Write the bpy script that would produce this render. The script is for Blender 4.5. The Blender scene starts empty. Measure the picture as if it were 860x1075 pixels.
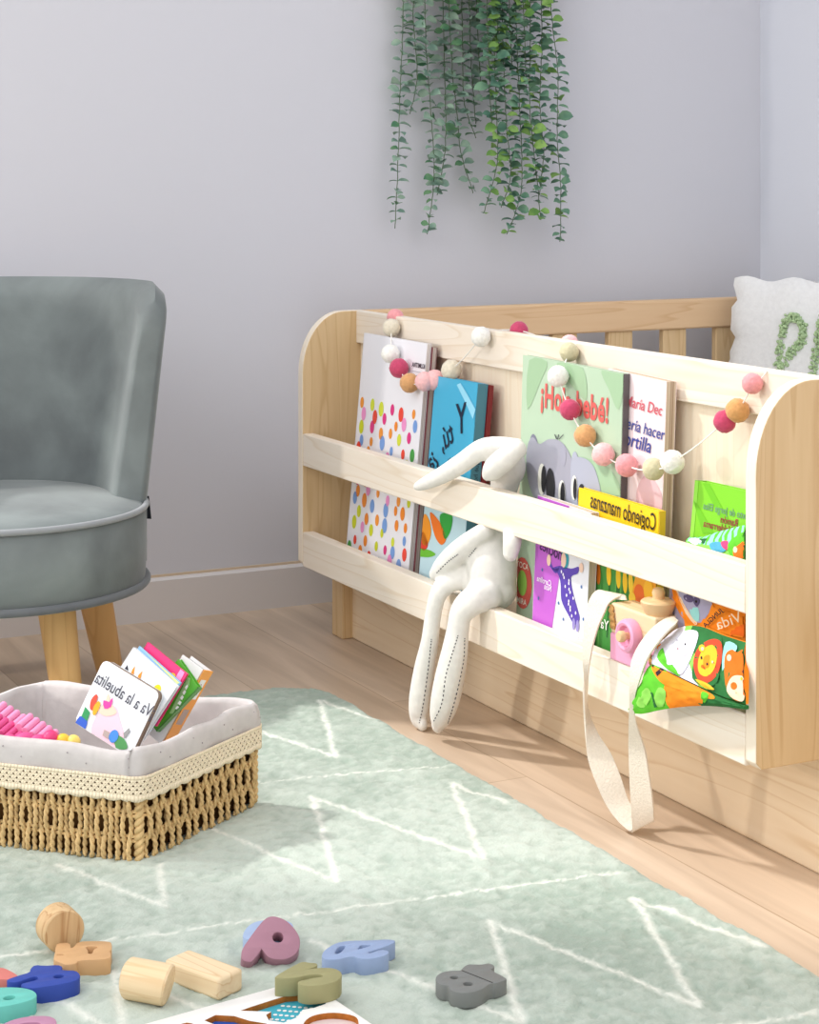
import bpy, bmesh, math, random
import numpy as np
from mathutils import Vector, Matrix
random.seed(7); np.random.seed(7)
C = bpy.context.scene.collection
V = Vector
# ------------------------------------------------------------------ survey of the room
# world: X along the back wall, Y towards the back wall, Z up (metres); the eye stands at (0,0,EH)
EH, YAW, FPX, HY = 0.62, 0.47, 1993.6, 187.5
FW = V((math.sin(YAW), math.cos(YAW), 0)); RT = V((math.cos(YAW), -math.sin(YAW), 0)); UP = V((0, 0, 1))
EYE = V((0, 0, EH))
def ray(px, py): return FW + RT*((px-430)/FPX) + UP*((HY-py)/FPX)
def onz(px, py, z=0.0):
    d = ray(px, py); return EYE + d*((z-EH)/d.z)
def onx(px, py, x):
    d = ray(px, py); return EYE + d*(x/d.x)
def ony(px, py, y):
    d = ray(px, py); return EYE + d*(y/d.y)
def ond(px, py, k): return EYE + ray(px, py)*k
def onpl(px, py, P, n):
    d = ray(px, py); return EYE + d*((P-EYE).dot(n)/d.dot(n))

# ------------------------------------------------------------------ mesh builder
class MB:
    def __init__(s): s.v=[]; s.f=[]; s.m=[]
    def add(s, verts, faces, mi=0):
        o=len(s.v); s.v += [tuple(p) for p in verts]
        s.f += [tuple(i+o for i in f) for f in faces]; s.m += [mi]*len(faces); return s
    def obox(s, o, u, v, w, mi=0):
        o,u,v,w=V(o),V(u),V(v),V(w)
        p=[o,o+u,o+u+v,o+v,o+w,o+u+w,o+u+v+w,o+v+w]
        F=[(0,3,2,1),(4,5,6,7),(0,1,5,4),(1,2,6,5),(2,3,7,6),(3,0,4,7)]
        if u.cross(v).dot(w)<0: F=[f[::-1] for f in F]
        return s.add(p,F,mi)
    def box(s, a, b, mi=0):
        return s.obox(a,(b[0]-a[0],0,0),(0,b[1]-a[1],0),(0,0,b[2]-a[2]),mi)
    def prism(s, pts, ext, mi=0):
        n=len(pts); ext=V(ext); a=[V(p) for p in pts]; b=[p+ext for p in a]
        nr=V((0,0,0))
        for i in range(n): nr+=a[i].cross(a[(i+1)%n])
        f=[tuple(range(n))[::-1], tuple(range(n,2*n))]+[(i,(i+1)%n,(i+1)%n+n,i+n) for i in range(n)]
        if nr.dot(ext)<0: f=[q[::-1] for q in f]
        return s.add(a+b,f,mi)
    def tube(s, pts, rad, n=8, mi=0, caps=True, closed=False, flat=None):
        pts=[V(p) for p in pts]; N=len(pts)
        if not hasattr(rad,'__len__'): rad=[rad]*N
        vs=[]; fs=[]; up=None
        for i,p in enumerate(pts):
            if closed: t=pts[(i+1)%N]-pts[i-1]
            else: t=pts[min(i+1,N-1)]-pts[max(i-1,0)]
            t=t.normalized() if t.length>1e-9 else V((0,0,1))
            if up is None:
                up=V((0,0,1)) if abs(t.z)<.9 else V((1,0,0))
            a=(up-t*up.dot(t)).normalized(); b=t.cross(a); up=a
            for k in range(n):
                q=2*math.pi*k/n; o=(a*math.cos(q)+b*math.sin(q))*rad[i]
                if flat: o=V((o.x*flat[0],o.y*flat[1],o.z*flat[2]))
                vs.append(p+o)
        M=N if closed else N-1
        for i in range(M):
            for k in range(n):
                j=(i+1)%N
                fs.append((i*n+k,i*n+(k+1)%n,j*n+(k+1)%n,j*n+k))
        if caps and not closed:
            fs.append(tuple(range(n))[::-1]); fs.append(tuple((N-1)*n+k for k in range(n)))
        return s.add(vs,fs,mi)
    def lathe(s, prof, o=(0,0,0), axis=(0,0,1), n=32, mi=0):
        o=V(o); ax=V(axis).normalized(); h=V((1,0,0)) if abs(ax.x)<.9 else V((0,1,0))
        a=(h-ax*h.dot(ax)).normalized(); b=ax.cross(a); vs=[]; fs=[]; L=[]
        for r,z in prof:
            if r<1e-7: L.append([len(vs)]); vs.append(o+ax*z)
            else:
                L.append(list(range(len(vs),len(vs)+n)))
                for k in range(n):
                    q=2*math.pi*k/n; vs.append(o+ax*z+(a*math.cos(q)+b*math.sin(q))*r)
        for A,B in zip(L,L[1:]):
            for k in range(n):
                k2=(k+1)%n
                if len(A)==1 and len(B)==1: continue
                if len(A)==1: fs.append((A[0],B[k2],B[k]))
                elif len(B)==1: fs.append((A[k],A[k2],B[0]))
                else: fs.append((A[k],A[k2],B[k2],B[k]))
        return s.add(vs,fs,mi)
    def ell(s, c, r, n=20, m=12, mi=0, jit=0):
        c=V(c); vs=[];fs=[]
        if not hasattr(r,'__len__'): r=(r,r,r)
        vs.append(c+V((0,0,-r[2])))
        for i in range(1,m):
            t=math.pi*i/m-math.pi/2
            for k in range(n):
                q=2*math.pi*k/n; j=1+random.uniform(-jit,jit)
                vs.append(c+V((math.cos(t)*math.cos(q)*r[0]*j,math.cos(t)*math.sin(q)*r[1]*j,math.sin(t)*r[2]*j)))
        vs.append(c+V((0,0,r[2])))
        for k in range(n): fs.append((0,1+(k+1)%n,1+k))
        for i in range(m-2):
            for k in range(n):
                a=1+i*n; fs.append((a+k,a+(k+1)%n,a+n+(k+1)%n,a+n+k))
        e=len(vs)-1; a=1+(m-2)*n
        for k in range(n): fs.append((a+k,a+(k+1)%n,e))
        return s.add(vs,fs,mi)
    def grid(s, P, mi=0, closed=False, mif=None):
        R=len(P); K=len(P[0]); vs=[p for row in P for p in row]; o=len(s.v)
        s.v+=[tuple(p) for p in vs]
        for i in range(R-1):
            for k in range(K if closed else K-1):
                k2=(k+1)%K
                s.f.append((o+i*K+k,o+i*K+k2,o+(i+1)*K+k2,o+(i+1)*K+k)); s.m.append(mif(i,k) if mif else mi)
        return s
    def ribbon(s, Lp, Rp, th=.0016, mi=0):
        P=[]
        for i,(a,b) in enumerate(zip(Lp,Rp)):
            a,b=V(a),V(b); j=min(i+1,len(Lp)-1); k=max(i-1,0)
            t=(V(Lp[j])+V(Rp[j])-V(Lp[k])-V(Rp[k])).normalized()
            n=(b-a).cross(t).normalized()*th*.5
            P.append([a+n,b+n,b-n,a-n])
        return s.grid(P,mi,closed=True)
    def build(s, name, mats, parent=None, bevel=0, seg=2, ang=38, kind=None, label=None, recalc=False, subsurf=0):
        me=bpy.data.meshes.new(name)
        base=V(parent['_w']) if parent is not None else V((0,0,0))
        me.from_pydata([tuple(V(p)-base) for p in s.v],[],s.f)
        for m in (mats if isinstance(mats,(list,tuple)) else [mats]): me.materials.append(m)
        me.polygons.foreach_set('material_index',s.m); me.polygons.foreach_set('use_smooth',[True]*len(s.f))
        if recalc:
            bm=bmesh.new(); bm.from_mesh(me); bmesh.ops.remove_doubles(bm,verts=bm.verts,dist=1e-6)
            bmesh.ops.recalc_face_normals(bm,faces=bm.faces); bm.to_mesh(me); bm.free()
        me.set_sharp_from_angle(angle=math.radians(ang)); me.update()
        o=bpy.data.objects.new(name,me); C.objects.link(o)
        if parent is not None: o.parent=parent
        if bevel:
            b=o.modifiers.new('bevel','BEVEL'); b.width=bevel; b.segments=seg; b.limit_method='ANGLE'; b.angle_limit=math.radians(35)
        if subsurf:
            b=o.modifiers.new('sub','SUBSURF'); b.levels=subsurf; b.render_levels=subsurf
        if kind: o['kind']=kind
        if label: o['label']=label
        o['_w']=tuple(base)
        return o

def tag(o, label, cat, group=None, kind=None):
    o['label']=label; o['category']=cat
    if group: o['group']=group
    if kind: o['kind']=kind
    return o
def thing(name, label, cat, loc=(0,0,0), group=None):
    o=bpy.data.objects.new(name,None); C.objects.link(o); o.location=loc; o.empty_display_size=.02
    o['_w']=tuple(loc); return tag(o,label,cat,group)
def struct(name, mb, mats, **k): return mb.build(name,mats,kind='structure',**k)
def curve_mesh(splines, ext=.01, bevel=0.0):
    cu=bpy.data.curves.new('tmp','CURVE'); cu.dimensions='2D'; cu.fill_mode='BOTH'; cu.extrude=ext; cu.bevel_depth=bevel; cu.bevel_resolution=1
    for sp in splines:
        q=cu.splines.new('POLY'); q.points.add(len(sp)-1); q.use_cyclic_u=True
        for i,p in enumerate(sp): q.points[i].co=(p[0],p[1],0,1)
    return _tomesh(cu)
def _tomesh(cu):
    ob=bpy.data.objects.new('tmp',cu); C.objects.link(ob)
    dg=bpy.context.evaluated_depsgraph_get(); dg.update()
    me=ob.evaluated_get(dg).to_mesh()
    vs=[v.co.copy() for v in me.vertices]; fs=[tuple(p.vertices) for p in me.polygons]
    ob.evaluated_get(dg).to_mesh_clear()
    bpy.data.objects.remove(ob); bpy.data.curves.remove(cu)
    return vs,fs
_tc={}
def text_mesh(t, ext=0.0, off=0.0, bevel=0.0, shear=0.0, spacing=1.0):
    k=(t,ext,off,bevel,shear,spacing)
    if k not in _tc:
        cu=bpy.data.curves.new('tmp','FONT'); cu.body=t; cu.align_x='CENTER'; cu.align_y='CENTER'
        cu.extrude=ext; cu.offset=off; cu.bevel_depth=bevel; cu.shear=shear; cu.resolution_u=4; cu.space_character=spacing
        _tc[k]=_tomesh(cu)
    return _tc[k]
def spl(pts, n=6, closed=True):
    out=[]; N=len(pts); P=[np.array(p,float) for p in pts]
    for i in range(N if closed else N-1):
        if closed: p0,p1,p2,p3=P[i-1],P[i],P[(i+1)%N],P[(i+2)%N]
        else: p0,p1,p2,p3=P[max(i-1,0)],P[i],P[i+1],P[min(i+2,N-1)]
        for k in range(n):
            t=k/n
            out.append(.5*((2*p1)+(p2-p0)*t+(2*p0-5*p1+4*p2-p3)*t*t+(3*p1-p0-3*p2+p3)*t**3))
    if not closed: out.append(P[-1])
    return out

def chaikin(P, it=2):
    P=[np.array(p,float) for p in P]
    for _ in range(it): P=[q for i in range(len(P)) for q in (P[i]*.75+P[(i+1)%len(P)]*.25,P[i]*.25+P[(i+1)%len(P)]*.75)]
    return [tuple(p) for p in P]
# ------------------------------------------------------------------ materials
def lin(c):
    c=[x/255 for x in c]; return tuple((x/12.92 if x<=.04045 else ((x+.055)/1.055)**2.4) for x in c)+(1,)
def newmat(name):
    m=bpy.data.materials.new(name); m.use_nodes=True; nt=m.node_tree; return m,nt,nt.nodes['Principled BSDF']
_fc={}
def flat(rgb, rough=.6, spec=.3, noise=.0, nscale=60, bump=0, sheen=0, name=None, metal=0):
    k=(rgb,rough,spec,noise,nscale,bump,sheen)
    if k in _fc: return _fc[k]
    m,nt,b=newmat(name or 'paint'); N=nt.nodes; L=nt.links
    b.inputs['Roughness'].default_value=rough; b.inputs['Specular IOR Level'].default_value=spec
    c=lin(rgb); b.inputs['Base Color'].default_value=c
    if sheen: b.inputs['Sheen Weight'].default_value=sheen; b.inputs['Sheen Roughness'].default_value=.4
    if noise or bump:
        tc=N.new('ShaderNodeTexCoord'); n=N.new('ShaderNodeTexNoise'); n.inputs['Scale'].default_value=nscale; n.inputs['Detail'].default_value=5
        L.new(tc.outputs['Object'],n.inputs['Vector'])
        if noise:
            r=N.new('ShaderNodeValToRGB'); e=r.color_ramp.elements
            e[0].position=.3; e[1].position=.7
            e[0].color=tuple(x*(1-noise) for x in c[:3])+(1,); e[1].color=tuple(min(1,x*(1+noise)) for x in c[:3])+(1,)
            L.new(n.outputs['Fac'],r.inputs['Fac']); L.new(r.outputs['Color'],b.inputs['Base Color'])
        if bump:
            bp=N.new('ShaderNodeBump'); bp.inputs['Strength'].default_value=bump; bp.inputs['Distance'].default_value=.002
            L.new(n.outputs['Fac'],bp.inputs['Height']); L.new(bp.outputs['Normal'],b.inputs['Normal'])
    _fc[k]=m; return m
def wood(name, c1, c2, axis='Y', sc=1.0, rough=.5, rings=1.0, contrast=1.0, dirv=None):
    m,nt,b=newmat(name); N=nt.nodes; L=nt.links
    b.inputs['Roughness'].default_value=rough; b.inputs['Specular IOR Level'].default_value=.3
    tc=N.new('ShaderNodeTexCoord'); mp=N.new('ShaderNodeMapping')
    s=[14*sc]*3; s['XYZ'.index(axis)]=.9*sc; mp.inputs['Scale'].default_value=s
    mp.inputs['Location'].default_value=(random.random()*5,random.random()*5,random.random()*5)
    if dirv is not None:
        a=V(dirv).normalized(); h=V((0,0,1)) if abs(a.z)<.8 else V((0,1,0)); b1=(h-a*h.dot(a)).normalized(); b2=a.cross(b1); cx=N.new('ShaderNodeCombineXYZ')
        for k,q in zip('XYZ',(a,b1,b2)):
            dn=N.new('ShaderNodeVectorMath'); dn.operation='DOT_PRODUCT'; dn.inputs[1].default_value=q; L.new(tc.outputs['Object'],dn.inputs[0]); L.new(dn.outputs['Value'],cx.inputs[k])
        mp.inputs['Scale'].default_value=(.9*sc,14*sc,14*sc); L.new(cx.outputs['Vector'],mp.inputs['Vector'])
    else: L.new(tc.outputs['Object'],mp.inputs['Vector'])
    n1=N.new('ShaderNodeTexNoise'); n1.inputs['Scale'].default_value=1.6*rings; n1.inputs['Detail'].default_value=2; n1.inputs['Distortion'].default_value=.4
    L.new(mp.outputs['Vector'],n1.inputs['Vector'])
    mm=N.new('ShaderNodeMath'); mm.operation='MULTIPLY'; mm.inputs[1].default_value=9; L.new(n1.outputs['Fac'],mm.inputs[0])
    fr=N.new('ShaderNodeMath'); fr.operation='FRACT'; L.new(mm.outputs[0],fr.inputs[0])
    r1=N.new('ShaderNodeValToRGB'); e=r1.color_ramp.elements; e[0].position=0; e[0].color=(0,0,0,1); e[1].position=1; e[1].color=(1,1,1,1)
    q=r1.color_ramp.elements.new(.75); q.color=(.25,.25,.25,1); q=r1.color_ramp.elements.new(.93); q.color=(1,1,1,1); e[-1].color=(.1,.1,.1,1) if False else (.05,.05,.05,1)
    L.new(fr.outputs[0],r1.inputs['Fac'])
    n2=N.new('ShaderNodeTexNoise'); n2.inputs['Scale'].default_value=9; n2.inputs['Detail'].default_value=4; L.new(mp.outputs['Vector'],n2.inputs['Vector'])
    a=N.new('ShaderNodeMath'); a.operation='MULTIPLY_ADD'; a.inputs[1].default_value=.55*contrast; L.new(r1.outputs['Color'],a.inputs[0])
    h=N.new('ShaderNodeMath'); h.operation='MULTIPLY'; h.inputs[1].default_value=.5; L.new(n2.outputs['Fac'],h.inputs[0]); L.new(h.outputs[0],a.inputs[2])
    mx=N.new('ShaderNodeMix'); mx.data_type='RGBA'; mx.inputs['A'].default_value=lin(c1); mx.inputs['B'].default_value=lin(c2)
    L.new(a.outputs[0],mx.inputs['Factor']); L.new(mx.outputs['Result'],b.inputs['Base Color'])
    bp=N.new('ShaderNodeBump'); bp.inputs['Strength'].default_value=.06; bp.inputs['Distance'].default_value=.001
    L.new(a.outputs[0],bp.inputs['Height']); L.new(bp.outputs['Normal'],b.inputs['Normal'])
    return m
PINE_Y=wood('pine_along',(244,234,221),(226,208,184),'Y')
PINE_Z=wood('pine_upright',(220,192,150),(194,158,112),'Z',sc=1.5,rings=.7,contrast=.9)  # upright grain; tan darkened to hold the shade of the end panel faces
PINE_EDGE_LIT=wood('pine_edge_lit',(243,232,216),(228,208,180),'Z',contrast=.6)  # same pine, paler: sunlight on the front edges is put into the colour
PINE_X=wood('pine_across',(226,194,156),(206,166,124),'X')
PINE_BASE=wood('pine_base',(239,220,192),(216,186,148),'Y',sc=.8,contrast=1.0)
BEECH=wood('beech_leg',(224,180,122),(202,154,98),'Z',rings=.6)
CAMWOOD=wood('camera_wood',(240,218,182),(214,178,132),'Y',sc=1.3)
PEGWOOD=flat((228,192,146),.5,.3,.06,40)

# ------------------------------------------------------------------ the room
def wallmat(name, rgb):
    m,nt,b=newmat(name); b.inputs['Base Color'].default_value=lin(rgb); b.inputs['Roughness'].default_value=.9; b.inputs['Specular IOR Level'].default_value=.1
    n=nt.nodes.new('ShaderNodeTexNoise'); n.inputs['Scale'].default_value=180; n.inputs['Detail'].default_value=3
    tc=nt.nodes.new('ShaderNodeTexCoord'); nt.links.new(tc.outputs['Object'],n.inputs['Vector'])
    bp=nt.nodes.new('ShaderNodeBump'); bp.inputs['Strength'].default_value=.05; bp.inputs['Distance'].default_value=.002
    nt.links.new(n.outputs['Fac'],bp.inputs['Height']); nt.links.new(bp.outputs['Normal'],b.inputs['Normal']); return m
WALL=wallmat('wall_paint',(206,206,213)); WALLR=wallmat('wall_side_lit',(214,217,226)); SKIRT=flat((214,209,208),.5,.3)  # side wall is a wall copy with its bluish white light in the colour
YW, XR = 2.544, 1.945
WX0,WX1,WZ0,WZ1 = -.44,.43,.75,2.75
w=MB(); t=.10
w.box((-2.2,YW,0),(WX0,YW+t,3.0)); w.box((WX1,YW,0),(XR+t,YW+t,3.0))
w.box((WX0,YW,WZ1),(WX1,YW+t,3.0)); w.box((WX0,YW,0),(WX1,YW+t,WZ0))
struct('wall_back',w,WALL)
struct('wall_right',MB().box((XR,-1.2,0),(XR+t,YW,3.0)),WALLR)
wf=MB(); fw=.045; y0,y1=YW+.03,YW+.07
wf.box((WX0,y0,WZ0),(WX0+fw,y1,WZ1)); wf.box((WX1-fw,y0,WZ0),(WX1,y1,WZ1)); wf.box((WX0,y0,WZ0),(WX1,y1,WZ0+fw)); wf.box((WX0,y0,WZ1-fw),(WX1,y1,WZ1))
struct('window_1',wf,flat((240,240,240),.4),bevel=.003)
struct('baseboard_back',MB().prism([(WX1,YW,0),(WX1,YW-.012,0),(WX1,YW-.012,.056),(WX1,YW-.008,.0595),(WX1,YW,.0595)],(XR-WX1,0,0)),SKIRT)
struct('trim_1',MB().box((WX1,YW-.0035,.0595),(XR,YW,.0625)),flat((206,184,158),.6))
def floormat():
    m,nt,b=newmat('oak_laminate'); N=nt.nodes; L=nt.links
    b.inputs['Roughness'].default_value=.38; b.inputs['Specular IOR Level'].default_value=.35
    tc=N.new('ShaderNodeTexCoord'); mp=N.new('ShaderNodeMapping'); mp.inputs['Rotation'].default_value=(0,0,math.pi/2)
    L.new(tc.outputs['Object'],mp.inputs['Vector'])
    br=N.new('ShaderNodeTexBrick'); br.offset=.37; br.inputs['Scale'].default_value=1; br.inputs['Brick Width'].default_value=.85; br.inputs['Row Height'].default_value=.125
    br.inputs['Mortar Size'].default_value=.0008; br.inputs['Mortar Smooth'].default_value=.2; br.inputs['Color1'].default_value=lin((216,197,177)); br.inputs['Color2'].default_value=lin((203,181,158)); br.inputs['Mortar'].default_value=lin((176,152,126))
    L.new(mp.outputs['Vector'],br.inputs['Vector'])
    m2=N.new('ShaderNodeMapping'); m2.inputs['Scale'].default_value=(16,1.3,1); L.new(tc.outputs['Object'],m2.inputs['Vector'])
    n=N.new('ShaderNodeTexNoise'); n.inputs['Scale'].default_value=2.2; n.inputs['Detail'].default_value=7; n.inputs['Distortion'].default_value=.7; L.new(m2.outputs['Vector'],n.inputs['Vector'])
    r=N.new('ShaderNodeValToRGB'); r.color_ramp.elements[0].position=.3; r.color_ramp.elements[0].color=(.68,.64,.6,1); r.color_ramp.elements[1].position=.68; r.color_ramp.elements[1].color=(1.06,1.05,1.04,1)
    L.new(n.outputs['Fac'],r.inputs['Fac'])
    mx=N.new('ShaderNodeMix'); mx.data_type='RGBA'; mx.blend_type='MULTIPLY'; mx.inputs['Factor'].default_value=.75
    L.new(br.outputs['Color'],mx.inputs['A']); L.new(r.outputs['Color'],mx.inputs['B']); L.new(mx.outputs['Result'],b.inputs['Base Color'])
    return m
struct('floor',MB().box((-2.2,-1.2,-.05),(XR+t,YW+t,0)),floormat())

# ------------------------------------------------------------------ rug
RZ=.012; RX0,RX1,RY0,RY1=-.45,.944,.65,2.108
def vnoise(nx,ny,cell):
    gx=int(nx/cell)+3; gy=int(ny/cell)+3; g=np.random.rand(gy,gx)
    x=np.arange(nx)/cell; y=np.arange(ny)/cell; xi=x.astype(int); yi=y.astype(int); fx=x-xi; fy=(y-yi)[:,None]
    fx=fx*fx*(3-2*fx); fy=fy*fy*(3-2*fy)
    a=g[yi][:,xi]; b=g[yi][:,xi+1]; c=g[yi+1][:,xi]; d=g[yi+1][:,xi+1]
    return (a*(1-fx)+b*fx)*(1-fy)+(c*(1-fx)+d*fx)*fy
def make_rug():
    st=.0036; xs=np.arange(RX0,RX1+st/2,st); ys=np.arange(RY0,RY1+st/2,st); nx,ny=len(xs),len(ys)
    X,Y=np.meshgrid(xs,ys)
    X=X+(np.random.rand(ny,nx)-.5)*st*.7; Y=Y+(np.random.rand(ny,nx)-.5)*st*.7
    # signed distance to the rounded outline
    rr=.075; cx,cy=(RX0+RX1)/2,(RY0+RY1)/2; hx,hy=(RX1-RX0)/2-rr,(RY1-RY0)/2-rr
    wob=(vnoise(nx,ny,7)-.5)*.005
    qx=np.abs(X-cx)-hx; qy=np.abs(Y-cy)-hy
    sd=np.hypot(np.maximum(qx,0),np.maximum(qy,0))+np.minimum(np.maximum(qx,qy),0)-rr+wob
    # cream lines tufted into the rug, in rug coordinates
    def rp(p): q=onz(p[0],p[1],RZ+.003); return (q.x,q.y)
    segs=[]
    def pl(w,*p):
        q=[rp(a) for a in p]
        for a,b in zip(q,q[1:]): segs.append((a,b,w))
    pl(.0028,(-60,850),(272,818),(466,801.5)); pl(.0030,(-40,1006),(260,964),(450,938),(649,912))
    pl(.0042,(200,740),(353,792),(335,733),(392,752)); 
    pl(.0046,(60,905),(172,948),(168,905)); pl(.0046,(168,845),(353,921),(329,833.5),(507,899),(474.6,820),(530,840))
    pl(.0050,(325,984),(548,1070),(514,963),(734,1052),(664.6,938.7),(800,990)); pl(.0050,(-60,985),(133,1085),(120,1015),(330,1110))
    pl(.0045,(760,1075),(860,1058))
    wx=(vnoise(nx,ny,3)-.5)*.0045; wy=(vnoise(nx,ny,3)-.5)*.0045
    ln=np.zeros_like(X)
    for a,b,w_ in segs:
        ax,ay=a; bx,by=b; dx,dy=bx-ax,by-ay; L2=dx*dx+dy*dy
        px_,py_=X+wx-ax,Y+wy-ay; tt=np.clip((px_*dx+py_*dy)/L2,0,1); dist=np.hypot(px_-tt*dx,py_-tt*dy)
        ln=np.maximum(ln,np.clip(1.15-dist/w_*1.2,0,1))
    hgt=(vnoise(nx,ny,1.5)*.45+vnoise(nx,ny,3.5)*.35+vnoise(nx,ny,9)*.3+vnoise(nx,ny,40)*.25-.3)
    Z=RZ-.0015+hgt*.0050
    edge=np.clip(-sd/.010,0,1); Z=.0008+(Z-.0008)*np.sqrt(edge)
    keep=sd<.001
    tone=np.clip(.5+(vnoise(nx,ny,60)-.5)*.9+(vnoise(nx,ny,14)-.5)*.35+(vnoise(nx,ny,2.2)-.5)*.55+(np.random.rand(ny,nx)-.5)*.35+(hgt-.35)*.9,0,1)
    idx=-np.ones(nx*ny,int); kf=keep.ravel()
    quad=(keep[:-1,:-1]&keep[1:,:-1]&keep[:-1,1:]&keep[1:,1:])
    jj,ii=np.nonzero(quad); a=jj*nx+ii; F=np.stack([a,a+1,a+nx+1,a+nx],1)
    used=np.unique(F); idx[used]=np.arange(len(used)); F=idx[F]
    P=np.stack([X.ravel()[used],Y.ravel()[used],Z.ravel()[used]],1).astype(np.float32)
    me=bpy.data.meshes.new('rug'); me.vertices.add(len(P)); me.vertices.foreach_set('co',P.ravel())
    me.loops.add(F.size); me.loops.foreach_set('vertex_index',F.ravel().astype(np.int32))
    me.polygons.add(len(F)); me.polygons.foreach_set('loop_start',np.arange(0,F.size,4,dtype=np.int32)); me.polygons.foreach_set('use_smooth',np.ones(len(F),bool))
    me.update(calc_edges=True); me.validate()
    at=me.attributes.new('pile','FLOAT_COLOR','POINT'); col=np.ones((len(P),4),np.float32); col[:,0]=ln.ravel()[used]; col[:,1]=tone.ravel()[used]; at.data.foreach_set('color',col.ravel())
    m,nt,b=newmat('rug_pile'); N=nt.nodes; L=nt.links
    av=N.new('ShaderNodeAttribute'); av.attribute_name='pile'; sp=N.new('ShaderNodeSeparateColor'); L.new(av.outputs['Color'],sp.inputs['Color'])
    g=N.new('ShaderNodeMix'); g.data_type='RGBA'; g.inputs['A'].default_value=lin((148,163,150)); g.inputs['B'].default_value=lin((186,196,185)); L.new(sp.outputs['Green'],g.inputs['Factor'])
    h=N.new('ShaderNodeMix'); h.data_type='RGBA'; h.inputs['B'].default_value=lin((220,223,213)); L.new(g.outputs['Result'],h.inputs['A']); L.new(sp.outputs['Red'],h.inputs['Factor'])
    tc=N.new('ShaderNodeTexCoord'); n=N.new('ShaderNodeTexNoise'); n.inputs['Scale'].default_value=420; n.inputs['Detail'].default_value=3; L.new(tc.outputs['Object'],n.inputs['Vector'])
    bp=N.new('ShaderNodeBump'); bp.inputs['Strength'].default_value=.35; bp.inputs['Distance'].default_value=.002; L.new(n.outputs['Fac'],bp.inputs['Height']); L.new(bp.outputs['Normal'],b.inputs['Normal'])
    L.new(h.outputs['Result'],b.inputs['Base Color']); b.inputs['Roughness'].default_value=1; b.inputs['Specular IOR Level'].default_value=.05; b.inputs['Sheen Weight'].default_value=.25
    me.materials.append(m); o=bpy.data.objects.new('rug',me); C.objects.link(o); o['_w']=(0,0,0)
    tag(o,'sage green shaggy rug with cream zigzag lines on the wooden floor','rug')
make_rug()

# ------------------------------------------------------------------ bed and bookshelf
XS=1.0007; XB=1.091; YA=2.279; YB=1.330; ZB=.1126
bed=thing('toddler_bed','low pine bed behind the bookshelf with a slatted end rail along the wall','bed',(1.5,1.7,0))
MB().box((XB,.62,0),(XB+.02,2.325,.26)).build('side_panel',PINE_BASE,bed,bevel=.002)
MB().box((1.076,2.317,0),(1.112,2.352,.30)).build('leg',PINE_Z,bed,bevel=.002)
MB().box((1.905,2.44,0),(1.94,2.475,.44)).build('leg',PINE_Z,bed,bevel=.002)
MB().box((1.145,2.462,.384),(1.94,2.484,.4305)).build('end_rail',PINE_X,bed,bevel=.003)
MB().box((1.145,2.462,.09),(1.94,2.484,.13)).build('end_rail',PINE_X,bed,bevel=.003)
for i in range(7):
    xc=1.72-.1008*(i-1)
    if xc<1.15: continue
    MB().box((xc-.022,2.467,.13),(xc+.022,2.479,.384)).build('slat',PINE_Z,bed,bevel=.0015)
MB().box((1.111,.62,.06),(1.935,.64,.30)).build('end_panel',PINE_X,bed,bevel=.002)
mt=MB().box((1.115,.66,.08),(1.935,2.435,.205)).build('mattress',flat((235,233,228),.9,.1,.04,30),bevel=.02,seg=4)
tag(mt,'white cot mattress lying inside the low pine bed','mattress')

shelf=thing('bookshelf','front-facing pine bookshelf with rounded ends fixed to the side of the bed','bookshelf',(1.045,1.8,ZB))
def endpanel(y0,y1):
    pts=[(1.091,ZB),(XS+.006,ZB),(XS,ZB+.006)]
    a,bq=.060,.080
    for k in range(13):
        q=k/12*math.pi/2; pts.append((XS+a-a*math.cos(q),.445-bq+bq*math.sin(q)))
    pts.append((1.091,.445))
    mb=MB().prism([(x,y0,z) for x,z in pts],(0,y1-y0,0)); mb.m=[0,0]+[1]*(len(mb.f)-2); return mb
endpanel(YA,YA+.015).build('side_panel',[PINE_Z,PINE_EDGE_LIT],shelf,bevel=.0012)
endpanel(YB-.015,YB).build('side_panel',[PINE_Z,PINE_EDGE_LIT],shelf,bevel=.0012)
MB().box((XS,YB,ZB),(XS+.016,YA,.1577)).build('front_rail',PINE_Y,shelf,bevel=.0015)
MB().box((XS,YB,.2441),(XS+.016,YA,.2862)).build('front_rail',PINE_Y,shelf,bevel=.0015)
MB().box((1.078,YB,.402),(1.091,YA,.445)).build('top_rail',PINE_Y,shelf,bevel=.0015)
MB().box((1.085,YB,ZB+.012),(1.0905,YA,.402)).build('back_panel',wood('pine_back',(240,228,208),(228,208,180),'Z',contrast=.7),shelf)
MB().box((XS+.016,YB,ZB),(1.0905,YA,ZB+.012)).build('shelf_board',PINE_Y,shelf)
SZ=ZB+.012

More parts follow.
